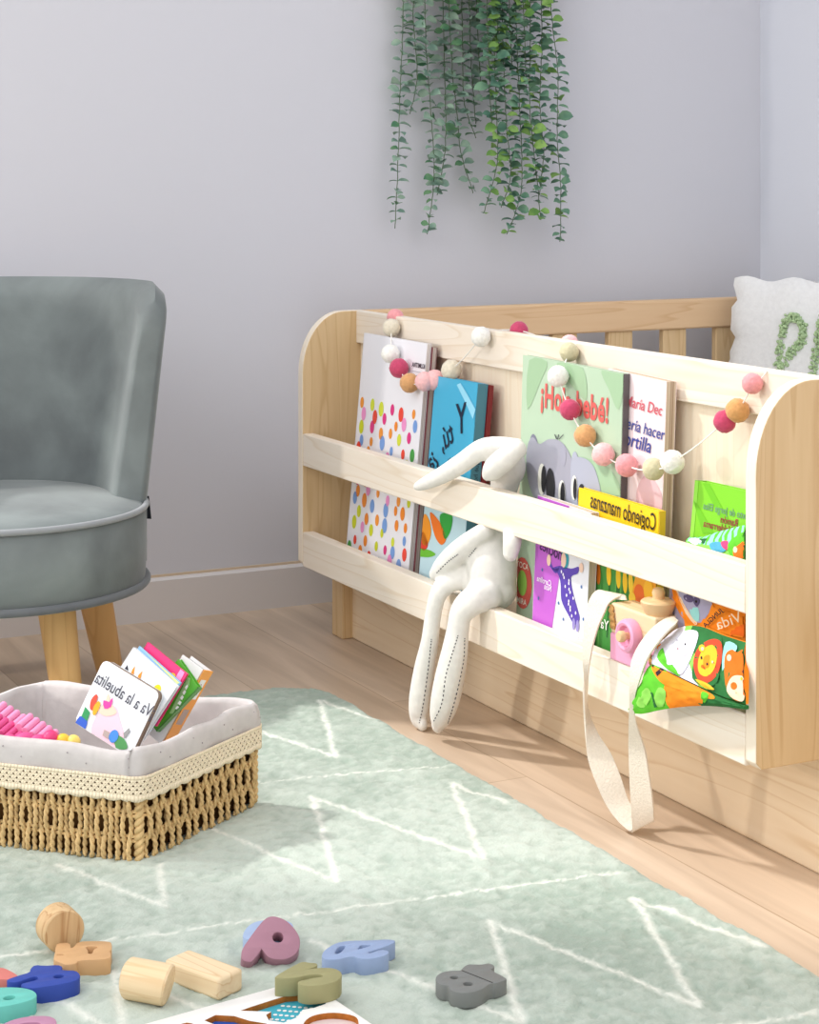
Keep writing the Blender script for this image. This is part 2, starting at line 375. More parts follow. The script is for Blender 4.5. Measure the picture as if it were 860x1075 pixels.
# ------------------------------------------------------------------ books
class Book:
    """cover frame: o = lower left corner of the cover as one faces it, u right, v up, w into the book"""
    def __init__(s, TL,TR,BL,BR): s.setup(TL,TR,BL,BR)
    def setup(s,TL,TR,BL,BR):
        u=((TR-TL)+(BR-BL)).normalized(); v=((TL-BL)+(TR-BR)); v=(v-u*v.dot(u)).normalized()
        s.u,s.v=u,v; s.w=v.cross(u)
        if s.w.dot(ray(430,537))<0: s.w=-s.w
        c=(TL+TR+BL+BR)/4; P=[TL,TR,BL,BR]
        s.W=(((TR-TL).dot(u))+((BR-BL).dot(u)))/2; s.H=(((TL-BL).dot(v))+((TR-BR).dot(v)))/2
        s.o=c-u*s.W/2-v*s.H/2
    def down(s, z):                       # lengthen the cover until its lowest corner stands at height z
        lo=min(s.o.z,(s.o+s.u*s.W).z); k=(lo-z)/s.v.z; s.o-=s.v*k; s.H+=k
    def P(s,x,y,layer=0): return s.o+s.u*x+s.v*y-s.w*(.0001+.00025*layer)
    def uv(s,px,py):
        q=onpl(px,py,s.o,s.w)-s.o; return (q.dot(s.u),q.dot(s.v))
    def make(s, name, label, th, cover, pages=(236,230,218), spine=None, round_=.0, group=None, hard=True, cat='book', page_grp=None):
        b=s.o+s.u*s.W/2; s.root=thing(name,label,cat,(b.x,b.y,b.z),group); s.th=th
        ct=.0012 if hard else .0004; ins=.0025 if hard else .0003
        s.mats=[flat(cover,.35,.4)]; s.cm=MB()
        e=.0002
        if round_:
            def rr(w0):
                pts=[]
                for cx,cy,a0 in ((s.W-round_,round_,-90),(s.W-round_,s.H-round_,0),(round_,s.H-round_,90),(round_,round_,180)):
                    for k in range(5):
                        q=math.radians(a0+k*22.5); pts.append(s.o+s.u*(cx+round_*math.cos(q))+s.v*(cy+round_*math.sin(q))+s.w*w0)
                return pts
            s.cm.prism(rr(0),s.w*ct); s.cm.prism(rr(th-ct),s.w*ct)
            pm=MB().prism(rr(ct),s.w*(th-2*ct))
        else:
            s.cm.obox(s.o,s.u*s.W,s.v*s.H,s.w*ct); s.cm.obox(s.o+s.w*(th-ct),s.u*s.W,s.v*s.H,s.w*ct)
            sp=s.mi(spine) if spine else 0
            if spine: s.cm.obox(s.o+s.u*(s.W-.0012),s.u*.0016,s.v*s.H,s.w*th,sp)
            else: s.cm.obox(s.o-s.u*.0004,s.u*.0012,s.v*s.H,s.w*th,0)
            pm=MB().obox(s.o+s.v*ins+s.w*ct+s.u*.0006,s.u*(s.W-ins-.0006),s.v*(s.H-2*ins),s.w*(th-2*ct))
        m,nt,bb=newmat('page_edges'); tc=nt.nodes.new('ShaderNodeTexCoord'); wv=nt.nodes.new('ShaderNodeTexNoise'); mp=nt.nodes.new('ShaderNodeVectorMath'); mp.operation='DOT_PRODUCT'; mp.inputs[1].default_value=s.w
        nt.links.new(tc.outputs['Object'],mp.inputs[0]); wv.noise_dimensions='1D'; wv.inputs['Scale'].default_value=1400 if not page_grp else 420; nt.links.new(mp.outputs['Value'],wv.inputs['W'])
        r=nt.nodes.new('ShaderNodeValToRGB'); r.color_ramp.elements[0].position=.35; r.color_ramp.elements[1].position=.6
        r.color_ramp.elements[0].color=lin(page_grp or tuple(int(c*.72) for c in pages)); r.color_ramp.elements[1].color=lin(pages)
        nt.links.new(wv.outputs['Fac'],r.inputs['Fac']); nt.links.new(r.outputs['Color'],bb.inputs['Base Color']); bb.inputs['Roughness'].default_value=.8
        pm.build('pages',m,s.root); return s
    def mi(s, rgb, rough=.35):
        m=flat(rgb,rough,.4)
        if m not in s.mats: s.mats.append(m)
        return s.mats.index(m)
    def clip(s,x,y): return (min(max(x,.0004),s.W-.0004),min(max(y,.0004),s.H-.0004))
    def poly(s, pts, rgb, layer=1, clip=True):
        q=[s.clip(*p) if clip else p for p in pts]; P=[s.P(x,y,layer) for x,y in q]; n=V((0,0,0))
        for i in range(len(P)): n+=P[i].cross(P[(i+1)%len(P)])
        f=tuple(range(len(P)))
        s.cm.add(P,[f if n.dot(s.w)<0 else f[::-1]],s.mi(rgb))
    def ppoly(s, pts, rgb, layer=1, smooth=0):
        q=[s.uv(*p) for p in pts]
        if smooth: q=[tuple(a) for a in spl(q,smooth)]
        s.poly(q,rgb,layer)
    def oval(s,x,y,rx,ry,rgb,layer=1,rot=0,n=18):
        c,d=math.cos(rot),math.sin(rot)
        s.poly([(x+c*rx*math.cos(k*2*math.pi/n)-d*ry*math.sin(k*2*math.pi/n),y+d*rx*math.cos(k*2*math.pi/n)+c*ry*math.sin(k*2*math.pi/n)) for k in range(n)],rgb,layer)
    def poval(s,px,py,rx,ry,rgb,layer=1,rot=0): x,y=s.uv(px,py); s.oval(x,y,rx,ry,rgb,layer,rot)
    def text(s,t,x,y,size,rgb,layer=3,mirror=False,rot=0,off=0.0,sx=1.0,shear=0,clip=False,spacing=1.0,face='cover'):
        vs,fs=text_mesh(t,off=off,shear=shear,spacing=spacing); c,d=math.cos(rot),math.sin(rot); P=[]
        ok=[]
        for v in vs:
            a,b=v.x*size*sx*(-1 if mirror else 1),v.y*size
            a,b=x+c*a-d*b,y+d*a+c*b
            ok.append(0<=a<=s.W and 0<=b<=s.H)
            P.append(s.P(a,b,layer) if face=='cover' else s.o+s.u*(s.W+.0006)+s.w*a+s.v*b)
        if clip: fs=[f for f in fs if all(ok[i] for i in f)]
        if face=='cover':
            fs=[f[::-1] if (P[f[1]]-P[f[0]]).cross(P[f[2]]-P[f[0]]).dot(s.w)>0 else f for f in fs]
        s.cm.add(P,fs,s.mi(rgb))
    def ptext(s,t,px,py,size,rgb,**k): x,y=s.uv(px,py); s.text(t,x,y,size,rgb,**k)
    def done(s): return s.cm.build('cover',s.mats,s.root)
def xbook(tl,tr,bl,br,Xt,Xb,z=SZ):
    b=Book(onx(*tl,Xt),onx(*tr,Xt),onx(*bl,Xb),onx(*br,Xb))
    if z is not None: b.down(z)
    return b
BG="children's books on the pine bookshelf"
# polka dot magazine
b=xbook((383,350),(453,361),(363.5,570),(425,596),1.060,1.035).make('magazine','white booklet covered in coloured polka dots at the left end of the shelf',.006,(238,237,243),(228,224,220),hard=False,group=BG,page_grp=(150,140,138))
DC=[(206,214,30),(120,160,222),(222,50,130),(240,140,40),(240,150,205),(70,160,75),(235,70,50),(215,225,60),(120,160,222),(240,150,50)]
rs=random.Random(3); 
for r in range(15):
    for c in range(6):
        x=b.W*(c+.5+(.35 if r%2 else 0)+rs.uniform(-.2,.2))/6.3; y=b.H*.70-(r*.0155)+rs.uniform(-.004,.004)
        if y<.006 or x>b.W-.006: continue
        k=rs.uniform(.7,1.15); b.oval(x,y,.0060*k,.0082*k,rs.choice(DC),1)
b.ptext('KUMITRA',440,384,.008,(60,60,70),mirror=True,off=.02)
for k in range(3): b.ppoly([(433,389+k*4),(448,392+k*4),(448,392.6+k*4),(433,389.6+k*4)],(170,170,180),1)
b.done()
b2=Book.__new__(Book); b2.__dict__.update(b.__dict__); b2.o=b.o+b.w*.0065+b.u*.004-b.v*.004; b2.W=b.W-.001
b2.make('magazine','dog-eared booklet with grey and red page edges behind the polka dot one',.0065,(120,60,66),(196,186,180),hard=False,group=BG,page_grp=(118,100,98)); b2.done()
# blue book
b=xbook((459,396),(502,401.5),(439.5,585),(486,605),1.055,1.034).make('picture_book','blue picture book with mirrored title letters beside the polka dot booklet',.013,(70,174,212),(230,228,222),spine=(72,128,146),group=BG)
b.poly([(0,0),(b.W,0),(b.W,b.H*.45),(b.W*.5,b.H*.52),(0,b.H*.47)],(196,226,236),1)
b.ptext('Y',485,441,.050,(18,36,60),mirror=True,off=.012,rot=.2,sx=.8); b.ptext('tú,',469.5,459,.039,(18,36,60),mirror=True,off=.012,rot=.55,sx=.8); b.ptext('¿a',454,483,.034,(18,36,60),mirror=True,off=.012,rot=.9,sx=.8)
b.ptext('un libro de',470,487,.012,(18,50,80),mirror=True,rot=.45,layer=4)
b.ppoly([(480,404),(488,420),(497,440),(500,430),(490,412),(484,402)],(150,215,240),2)
for q,cc in ((( (452,538),(461,546),(466,556),(469,566),(464,572),(457,562)),(240,120,30)),(((446,540),(452,548),(453,562),(448,573),(443,566)),(240,150,30)),(((463,540),(475,540),(474,556),(468,566),(464,554)),(50,165,60)),(((445,558),(450,572),(445,578),(441,570)),(220,60,40))): b.ppoly(q,cc,3,smooth=4)
b.ppoly([(437,576),(450,577),(458,582),(450,585),(438,583)],(110,190,50),3,smooth=4)
b.text('Y tú, ¿qué hora es?',b.th*.5,b.H*.62,.0085,(20,40,60),mirror=True,rot=math.pi/2,face='spine')
b.done()
b3=Book.__new__(Book); b3.__dict__.update(b.__dict__); b3.o=b.o+b.w*.0135+b.u*.002; b3.H=b.H-.001
b3.make('picture_book','thin dark red book pressed flat behind the blue picture book',.006,(150,30,40),(230,200,190),spine=(120,30,36),group=BG); b3.done()
# koala book
b=xbook((551.4,375.3),(663.7,391.6),(540,642),(639,690),1.053,1.047).make('picture_book','pale green picture book showing two grey koalas under a coral title',.007,(182,204,178),(150,140,136),spine=(96,90,92),group=BG)
b.ppoly([(556,378),(575,380),(568,400),(554,430)],(160,190,154),1,smooth=3); b.ppoly([(585,381),(612,386),(616,420),(600,404)],(160,190,154),1,smooth=4); b.ppoly([(632,388),(656,391),(650,430),(640,410)],(164,194,158),1,smooth=4)
b.ppoly([(606,480),(640,492),(652,520),(620,512)],(166,198,164),1,smooth=4)
b.ptext('¡Hola bebé!',603,424,.0355,(220,104,98),off=.030,sx=.76,rot=-.01,spacing=1.06)
K=(166,166,180)
b.ppoly([(553,486),(555,466),(560,459),(567,466),(577,461),(590,464),(600,480),(604,505),(602,532),(570,532),(557,512)],K,2,smooth=5)
b.poval(561,474,.010,.019,(130,130,148),1,.15); b.poval(592,478,.006,.012,(166,166,182),3)
b.ppoly([(600,490),(605,480),(618,483),(627,497),(630,525),(604,535)],(176,180,196),3,smooth=5); b.poval(604,487,.007,.013,(176,180,198),2)
for x,y,a,c_,l in ((570,503,.0085,.017,(232,232,222)),(572,503,.005,.0145,(40,40,46)),(591,518,.007,.014,(232,232,222)),(592,519,.0045,.013,(40,40,46)),(604,512,.006,.013,(232,232,222)),(605,513,.0035,.011,(40,40,46))): b.poval(x,y,a,c_,l,5 if l[0]>100 else 6)
b.poval(579,511,.009,.020,(46,46,52),6,.05); b.poval(612,522,.008,.014,(50,50,56),6)
for dx in (-4,0,5): b.ppoly([(586+dx*.3,461),(587+dx*.3,461),(588+dx,456),(587+dx,456)],(70,70,80),4)
x,y=b.uv(549,612); b.oval(x,y,.020,.028,(212,92,84),2); b.oval(x,y,.010,.014,(150,196,90),3); b.text('TOCA',x,y+.019,.009,(245,240,225),rot=0,layer=4,off=.01); b.text('MIRA',x,y-.020,.009,(245,240,225),layer=4,off=.01)
b.done()
# pink paperback
b=xbook((640,386),(703,402.5),(632,529),(692,547),1.0605,1.058).make('paperback','pale pink paperback with red and navy script standing right of the koala book',.012,(240,222,224),(214,198,178),hard=False,group=BG,page_grp=(150,122,98))
b.ptext('María Dec',676,426,.0155,(206,92,106),off=.008,shear=.2,rot=-.02); b.ptext('quería hacer',673,449,.0165,(70,80,150),off=.008,shear=.2,rot=-.03); b.ptext('tortilla',668,464,.020,(60,72,150),off=.010,shear=.2,rot=-.03)
b.ppoly([(668,520),(676,500),(688,505),(698,530),(690,545),(674,538)],(226,190,196),1,smooth=4)
b.done()
# yellow book
b=xbook((611.4,515),(695.6,535.3),(599,665),(684,706),1.038,1.033).make('picture_book','yellow and green picture book with corn and a mirrored title, behind the purple one',.007,(250,208,36),(226,214,200),spine=(240,198,60),group=BG)
b.ptext('Cogiendo manzanas',654,537,.0235,(50,44,36),mirror=True,off=.006,sx=.62,rot=-.03)
b.poly([(0,0),(b.W,0),(b.W,b.H*.66),(0,b.H*.66)],(72,146,66),1)
for k in range(26):
    x=b.W*rs.random(); w_=b.W*.02; y0=b.H*rs.uniform(.0,.3); b.poly([(x,y0),(x+w_,y0),(x+w_*1.6,y0+.05),(x+w_*.6,y0+.06)],rs.choice([(52,124,52),(96,170,80),(40,104,48)]),2)
for px,py,c_ in ((629,602,(205,110,30)),(640,603,(242,196,40)),(650,606,(242,196,40)),(657,611,(242,196,40)),(663,612,(242,206,60))): b.poval(px,py,.0042,.011,c_,3,.1)
b.ppoly([(669,600),(700,600),(692,640),(660,640)],(240,168,40),3); b.poval(672,624,.009,.010,(232,110,40),4); b.poval(682,620,.008,.011,(246,190,50),5); b.poval(665,628,.006,.006,(244,200,60),5)
b.ptext('Ya',636,656,.014,(245,245,235),mirror=True,off=.01,layer=5)
b.done()
# purple and white book
b=xbook((571,521),(626,541),(553,649),(610,673),1.026,1.021).make('picture_book','purple and white book with a child in starry pyjamas on its cover',.009,(233,233,240),(224,208,190),hard=False,group=BG)
sp0=b.uv(598,531); sp1=b.uv(580,659); kx=(sp0[0]-sp1[0])/(sp0[1]-sp1[1]); xa=sp1[0]-sp1[1]*kx
b.poly([(0,0),(xa,0),(xa+b.H*kx,b.H),(0,b.H)],(190,98,202),1)
b.ptext('noches',579,577,.0185,(74,44,96),mirror=True,off=.006,sx=.85,rot=-.08); b.ptext('Carolina',572,610,.0085,(246,232,248),mirror=True,off=.012); b.ptext('Noa',576,617,.0085,(246,232,248),mirror=True,off=.012)
PJ=(92,70,172)
b.ppoly([(580,597),(589,594),(600,597),(608,595),(607,602),(600,606),(602,622),(607,640),(609,650),(604,656),(597,645),(590,630),(589,612),(586,602)],PJ,2,smooth=4)
b.ppoly([(578,588),(582,597),(588,596),(584,602),(579,596),(575,590)],PJ,2,smooth=3); b.poval(577,588,.004,.006,(240,205,185),3); b.poval(611,596,.004,.005,(240,205,185),3)
b.poval(593.5,587,.0075,.010,(60,160,176),2); b.poval(592.5,588,.005,.0075,(242,205,186),3)
b.poval(603,655,.003,.006,(150,140,200),3); b.poval(607,657,.003,.006,(150,140,200),3)
for k in range(16):
    b.poval(593+k*.7+rs.uniform(-3,4),600+k*3.1,.0013,.0017,(240,235,250),4)
for px,py in ((570,598),(611,616),(587,633),(566,628),(592,650),(613,650)): b.poval(px,py,.0013,.0018,(60,110,170),3)
b.done()
# green hardback
b=xbook((728,503.7),(786,516.3),(727,560),(786,576),1.056,1.050); b.W=(b.o.y-(YB+.004))/abs(b.u.y)
b.make('hardback_book','glossy lime green hardback in the right corner of the bookshelf',.014,(128,206,44),(235,230,215),group=BG)
b.poly([(0,0),(.006,0),(.006,b.H),(0,b.H)],(146,220,74),1); b.ppoly([(738,507),(745,508),(765,545),(757,545)],(112,192,34),1); b.ppoly([(728,525),(733,530),(750,560),(738,560)],(112,192,34),1)  # the two darker diagonal bands are the garland's shadow, painted on the cover
b.ptext('Texto de Jorge Elías',764,537,.0092,(110,150,120),mirror=True,off=.008,layer=2); b.ptext('Ramón',766,547.5,.0095,(150,50,60),mirror=True,off=.014,layer=2); b.ptext('Félix Valderrama',761,555,.0095,(150,50,60),mirror=True,off=.014,layer=2)
b.done()

# ------------------------------------------------------------------ cloth books
def puffy(outline_px, X0, X1, puff, mats, n=26, m=16, ymin=None):
    """soft filled cloth page: outline in the photo's lower-left/right order is mapped to a leaning plane"""
    P0=V((X0,0,.15)); nr=V((-1,0,0))
    return None
def cloth_page(edgeL, edgeR, xl, n, thick, name, mats, paint, parent, label=None):
    """lofted page: edgeL/edgeR = lists of (px,py,X) for the lower and the upper edge, from left to right"""
    A=[onx(p[0],p[1],p[2]) for p in edgeL]; B=[onx(p[0],p[1],p[2]) for p in edgeR]
    A=spl([tuple(a) for a in A],6,False); B=spl([tuple(a) for a in B],6,False); K=len(A); m=n
    rows=[]; back=[]
    for j in range(m+1):
        t_=j/m; row=[]; bk=[]
        for i in range(K):
            s_=i/(K-1); p=A[i]*(1-t_)+B[i]*t_
            bul=(math.sin(math.pi*min(max(t_,0),1))**.6)*(math.sin(math.pi*min(s_*.93+.03,1))**.5)*thick
            wr=.0007*math.sin(i*1.7+j*.9)+.0006*math.sin(i*.8-j*1.9)
            row.append(V(p)+V((-bul+wr*(0<j<m),0,bul*.25))); bk.append(V(p)+V((.0025+bul*.35,0,0)))
        rows.append(row); back.append(bk)
    mb=MB(); mb.grid(rows[::-1],0,mif=lambda r,k: paint(k/(K-1),1-(r+.5)/m,rows[m-r][k])); mb.grid(back,0)
    # stitched rim
    rim=[rows[0][i] for i in range(K)]+[rows[j][K-1] for j in range(1,m+1)]+[rows[m][i] for i in range(K-2,-1,-1)]+[rows[j][0] for j in range(m-1,0,-1)]
    rim2=[back[0][i] for i in range(K)]+[back[j][K-1] for j in range(1,m+1)]+[back[m][i] for i in range(K-2,-1,-1)]+[back[j][0] for j in range(m-1,0,-1)]
    mb.grid([rim,rim2],len(mats)-1,closed=True)
    o=mb.build(name,mats,parent,ang=80,label=label); return o,rows
def decal(mb, px_pts, rows_fn, mi): pass
CL=dict(white=flat((226,226,238),.8,.2,.0,60,.1,.2),green=flat((96,190,50),.8,.2,.12,40),dgreen=flat((44,110,56),.8,.2,.2,50),orange=flat((246,140,34),.8,.2,.06,40),
  lgreen=flat((140,206,90),.8,.2),red=flat((214,74,46),.8,.2),yellow=flat((246,184,50),.8,.2),black=flat((46,40,44),.8,.2),cream=flat((234,208,176),.8,.2),peach=flat((244,188,170),.8,.2),dorange=flat((236,110,30),.8,.2),
  pink=flat((236,196,206),.8,.2),teal=flat((150,210,206),.8,.2),grey=flat((166,160,186),.8,.2),purple=flat((96,84,120),.8,.2),mag=flat((226,70,120),.8,.2),blue=flat((80,160,190),.8,.2))
CK=list(CL); CM=[CL[k] for k in CK]
def stick(parent, rows, name, shapes, off=.0009, label=None):
    """printed figures: polygons laid on the front of a lofted page, following its swell"""
    from mathutils.bvhtree import BVHTree
    boxes=[]; m=len(rows); K=len(rows[0]); vs=[p for r in rows for p in r]; fs=[(j*K+i,j*K+i+1,(j+1)*K+i+1,(j+1)*K+i) for j in range(m-1) for i in range(K-1)]
    T=BVHTree.FromPolygons(vs,fs); mb=MB()
    for li,(col,pts,sm) in enumerate(shapes):
        q=[tuple(a) for a in spl(pts,sm)] if sm else pts
        cx=sum(a[0] for a in q)/len(q); cy=sum(a[1] for a in q)/len(q); R=6; bb=(min(a[0] for a in q),max(a[0] for a in q),min(a[1] for a in q),max(a[1] for a in q))
        li=max([l+1 for (x0,x1,y0,y1,l) in boxes if x0<bb[1] and x1>bb[0] and y0<bb[3] and y1>bb[2]],default=0); boxes.append(bb+(li,))
        P=[]; ok=True
        for r in range(R+1):
            for a in (q if r else [(cx,cy)]):
                x,y=cx+(a[0]-cx)*r/R,cy+(a[1]-cy)*r/R
                d=ray(x,y).normalized(); h=T.ray_cast(EYE,d)
                if h[0] is None: P.append(None)
                else: P.append(h[0]-d*(off+.0004*li))
        n=len(q); f=[]
        for k in range(n):
            k2=(k+1)%n; f.append((0,1+k,1+k2))
            for r in range(1,R): f.append((1+(r-1)*n+k,1+r*n+k,1+r*n+k2,1+(r-1)*n+k2))
        idx={}; PV=[]
        for i,p in enumerate(P):
            if p is not None: idx[i]=len(PV); PV.append(p)
        f=[tuple(idx[i] for i in g) for g in f if all(i in idx for i in g)]
        f=[g[::-1] if (PV[g[1]]-PV[g[0]]).cross(PV[g[2]]-PV[g[0]]).dot(PV[g[0]]-EYE)>0 else g for g in f]
        mb.add(PV,f,CK.index(col))
    return mb.build(name,CM,parent,label=label,ang=80)
def ov(cx,cy,rx,ry,rot=0,n=12): 
    c,d=math.cos(rot),math.sin(rot); return [(cx+rx*math.cos(2*math.pi*k/n)*c-ry*math.sin(2*math.pi*k/n)*d,cy+rx*math.cos(2*math.pi*k/n)*d+ry*math.sin(2*math.pi*k/n)*c) for k in range(n)]
ci=CK.index
q=onx(720,735,.992)
cb=thing('cloth_book','soft cloth book with lion and elephant pages drooping over the lower shelf rail','cloth book',tuple(q))
def paint_up(s,t,p): return ci('white') if s<.45 else (ci('lgreen') if s<.52 else (ci('dgreen')))
o,rows=cloth_page([(684,697,.984),(696,702,.983),(724,715.5,.982),(752,728.5,.982),(770,735,.984),(783.4,739.5,.986)],
  [(692,677,.994),(697,671,1.004),(713,659,1.014),(735,657.5,1.016),(760,667,1.012),(783.4,674.5,1.008)],None,12,.006,'page',CM+[CL['orange']],paint_up,cb,'white and jungle green page with printed animals')
stick(o,rows,'animal_print',[
 ('green',[(690,690),(696,680),(697,692),(706,698),(714,710),(700,702)],4),('white',[(700,696),(704,670),(720,662),(733,664),(729,682),(720,702),(713,708),(708,698)],4),
 ('pink',[(710,680),(718,678),(722,686),(716,690),(711,687)],3),('black',ov(719.5,676.3,.9,1.2),0),('black',ov(711.5,681,.8,.6),0),('black',ov(711,672,.7,.5),0),
 ('dgreen',[(727,712),(729,692),(735,677),(750,667),(758,670),(757,690),(753,716),(740,720)],3),
 
 ('red',[(728,694),(734,679),(747,671),(757,674),(758,690),(753,708),(742,717),(732,712)],4),('yellow',[(733,694),(738,682),(748,677),(753,686),(750,702),(742,710),(734,706)],4),
 ('yellow',ov(737,680.5,3.4,4),0),('yellow',[(730,713),(742,717),(750,724),(740,722)],3),('peach',ov(737.5,681,1.7,2),0),('orange',[(739,690),(745,688),(744,700),(739,700)],3),
 ('black',ov(736.5,690.5,1.0,1.8),0),('black',ov(742.5,697,1,1.6),0),('dorange',ov(737.5,699.5,1.5,1.7),0),('cream',ov(748,695,1,1.5),0),
 ('teal',[(762,674),(774,678),(770,688),(764,696),(760,708),(758,696)],3),('dgreen',[(758,706),(770,690),(764,712),(780,732),(764,726)],3),
 ('dorange',[(761,690),(768,682),(774,685),(781.5,683),(781.8,710),(781.5,734),(770,734),(762,720)],4),('peach',ov(765.5,690.5,2.6,3.6),0),('cream',[(763,722),(768,711),(776,709),(781,713),(781,735),(771,734),(765,729)],4),
 ('dorange',ov(770.5,720,3.4,4.0),0),('black',ov(780.5,705,1.3,1.8),0),('yellow',ov(778.5,712.5,1.2,1.8),0)],label='printed lion, elephant and fox')
def paint_lo(s,t,p): return ci('green') if s<.42 else (ci('orange') if s<.66 else ci('dgreen'))
o,rows=cloth_page([(660.5,748,.978),(673.5,749.5,.978),(690,746,.979),(710.7,742.8,.980),(736.7,741,.981),(762,742.5,.983),(783.4,745,.985)],
  [(663,741,.978),(673,717,.981),(684,698,.984),(709,709.5,.983),(736,722.5,.982),(762,734,.983),(783.4,741,.985)],None,10,.005,'page',CM+[CL['dgreen']],paint_lo,cb,'green leaf page with orange patch')
stick(o,rows,'animal_print',[('orange',[(684,699),(700,706),(724,717),(748,729),(747,734),(720,726),(700,720),(690,712)],3),
 ('black',[(684,699),(687,694.5),(689,696),(686,701)],0),('black',[(688,706),(694,701),(697,703),(690,710)],0),
 ('lgreen',[(668,738),(678,722),(684,730),(676,743)],3),('lgreen',[(686,738),(691,722),(699,726),(696,742)],3),('orange',[(708,726),(730,727),(737,731),(735,741),(707,742)],3),('green',[(737,726),(744,729),(740,738),(736,733)],3),
 ('dgreen',[(683,727),(685,727),(690,742),(687,743)],0)],label='printed leaves and orange trim')
q=onx(745,640,1.02)
cb2=thing('cloth_book','orange cloth book with a grey koala print behind the drooping lion one','cloth book',tuple(q))
def paint_or(s,t,p): return ci('orange') if s>.3 else ci('grey')
o,rows=cloth_page([(706,655,1.026),(716,664,1.025),(733,667,1.024),(760,674,1.022),(783.4,681,1.021)],[(703,612,1.028),(716,614,1.028),(735,620,1.028),(760,630,1.027),(783.4,640,1.026)],None,10,.004,'page',CM+[CL['orange']],paint_or,cb2)
stick(o,rows,'animal_print',[('orange',[(704,612),(708,616),(720,640),(733,657),(727,660),(714,645),(705,625)],2),('cream',[(709,618),(712,621),(724,646),(732,653),(730,656),(720,644)],2),
 ('grey',[(712,620),(735,621),(748,634),(738,652),(730,652),(722,640)],3),('purple',ov(723,628,6,4,.5),0),('purple',[(730,626),(735,630),(732,637),(728,632)],3),('teal',[(724,640),(733,638),(734,652),(728,650)],2),
 ('orange',[(748,634),(784,645),(784,672),(762,668),(742,660),(735,655)],0),('black',ov(731,631.5,1.2,1.5),0),('dorange',[(770,655),(784,652),(784,672),(766,668)],0)])
def word_on(parent,name,t,px,py,size,ang,mat,Xp,mirror=True,off=.01,squash=1.0):
    vs,fs=text_mesh(t,off=off); mb=MB(); P=[]
    for v in vs:
        a,b_=v.x*(-1 if mirror else 1)*squash,v.y; c,d=math.cos(ang),math.sin(ang); x,y=px+size*(c*a-d*b_),py-size*(d*a+c*b_)
        P.append(onx(x,y,Xp))
    return mb.add(P,[f[::-1] if (P[f[1]]-P[f[0]]).cross(P[f[2]]-P[f[0]]).dot(P[f[0]]-EYE)>0 else f for f in fs]).build(name,mat,parent)
word_on(o,'printed_word','JUNGLA',748.5,649,7,.75,CL['black'],1.0165,off=.02)
word_on(o,'printed_word','Vida',765,652,16,.35,CL['cream'],1.0150,off=.0)
q=onx(755,570,1.03)
cb3=thing('crinkle_cloth','crumpled green and white striped crinkle cloth in front of the lime green book','cloth',tuple(q))
def paint_st(s,t,p): return ci('lgreen') if t<.45 else (ci('teal') if int(s*26)%2 else ci('green'))
o,rows=cloth_page([(722,572,1.024),(735,580,1.022),(750,588,1.020),(768,596,1.020),(783.4,603,1.020)],[(723,564,1.030),(738,563.5,1.036),(752,559,1.038),(768,554.5,1.038),(783.4,551,1.036)],None,10,.006,'cloth_fold',CM+[CL['dgreen']],paint_st,cb3)
stick(o,rows,'animal_print',[('white',[(723,567),(730,564),(737,568),(730,572)],3),('dgreen',[(733,566),(742,565),(738,571)],0),('blue',[(745,571),(756,569),(762,578),(750,580)],3),('mag',[(757,569),(764,568),(764,577),(759,575)],3),
 ('green',[(764,572),(774,562),(784,560),(784,590),(768,584)],3),('dorange',[(770,578),(778,570),(784,568),(784,592),(772,586)],3),('cream',ov(772,577,2.3,3.4),0),('black',[(780,573),(781,572),(784,578),(784,580)],0)])

# ------------------------------------------------------------------ toy camera with strap
q=onx(665,693,1.01); camz=.1580
tcam=thing('toy_camera','wooden toy camera with pink lens ring sitting on the lower shelf rail','toy camera',(q.x,q.y,camz))
y0,y1=1.465,1.541; x0,x1=XS-.001,XS+.026; zt=.2125
MB().box((x0,y0,camz+.026),(x1,y1,zt)).build('body',CAMWOOD,tcam,bevel=.002,seg=3)
PK=flat((236,164,196),.4,.4)
MB().box((x0-.0006,y0-.0006,camz),(x1,y1+.0006,camz+.0262)).build('lower_body',PK,tcam,bevel=.002,seg=3,label='pink painted lower body')
lc=onx(660.5,667.5,x0-.005); 
lens=MB().lathe([(0.0,0),(.0150,0),(.0158,.002),(.0160,.0075),(.0148,.0105),(.0122,.0116),(.0098,.0105),(.0088,.006),(.0,.006)],(x0,lc.y,lc.z),(-1,-.03,.03),36).build('lens_ring',PK,tcam,label='pink round lens ring')
MB().lathe([(0,.004),(.0034,.004),(.0034,.010),(.0052,.0115),(.0054,.0155),(.004,.0175),(0,.0175)],(x0,lc.y,lc.z),(-1,-.03,.03),20).build('lens_knob',PEGWOOD,lens,label='plain wooden lens knob')
bt=onx(691,640,XS+.012); 
MB().lathe([(0,0),(.0125,0),(.0135,.002),(.0165,.009),(.017,.0115),(.0155,.013),(.008,.0135),(.0055,.0145),(.0055,.017),(.0062,.020),(.005,.0235),(.002,.0248),(0,.025)],(XS+.0125,bt.y,zt),(0,0,1),32).build('shutter_button',PEGWOOD,tcam,label='round wooden shutter button')
STR=flat((230,219,203),.9,.1,.05,500,.35)
def twine(mb,p0,p1,turns=5,r=.0012):
    p0,p1=V(p0),V(p1)
    mb.tube([p0.lerp(p1,k/20)+V((.0006*math.sin(k),.0006*math.cos(k*1.3),0)) for k in range(21)],r,6)
tw=MB(); a=(x0-.001,y1-.003,zt); 
for k in range(3): twine(tw,(x0-.0015,y1-.001-.002*k,zt-.002),(x0-.0015,y1-.004-.003*k,zt-.024))
tw.build('twine',flat((188,146,92),.9,.1,.2,300),tcam,label='brown twine binding'); tw=MB()
for k in range(3): twine(tw,(x0-.0015,1.482-.002*k,.190),(x0-.0015,1.470-.002*k,.168))
tw.build('twine',flat((188,146,92),.9,.1,.2,300),tcam,label='brown twine binding')
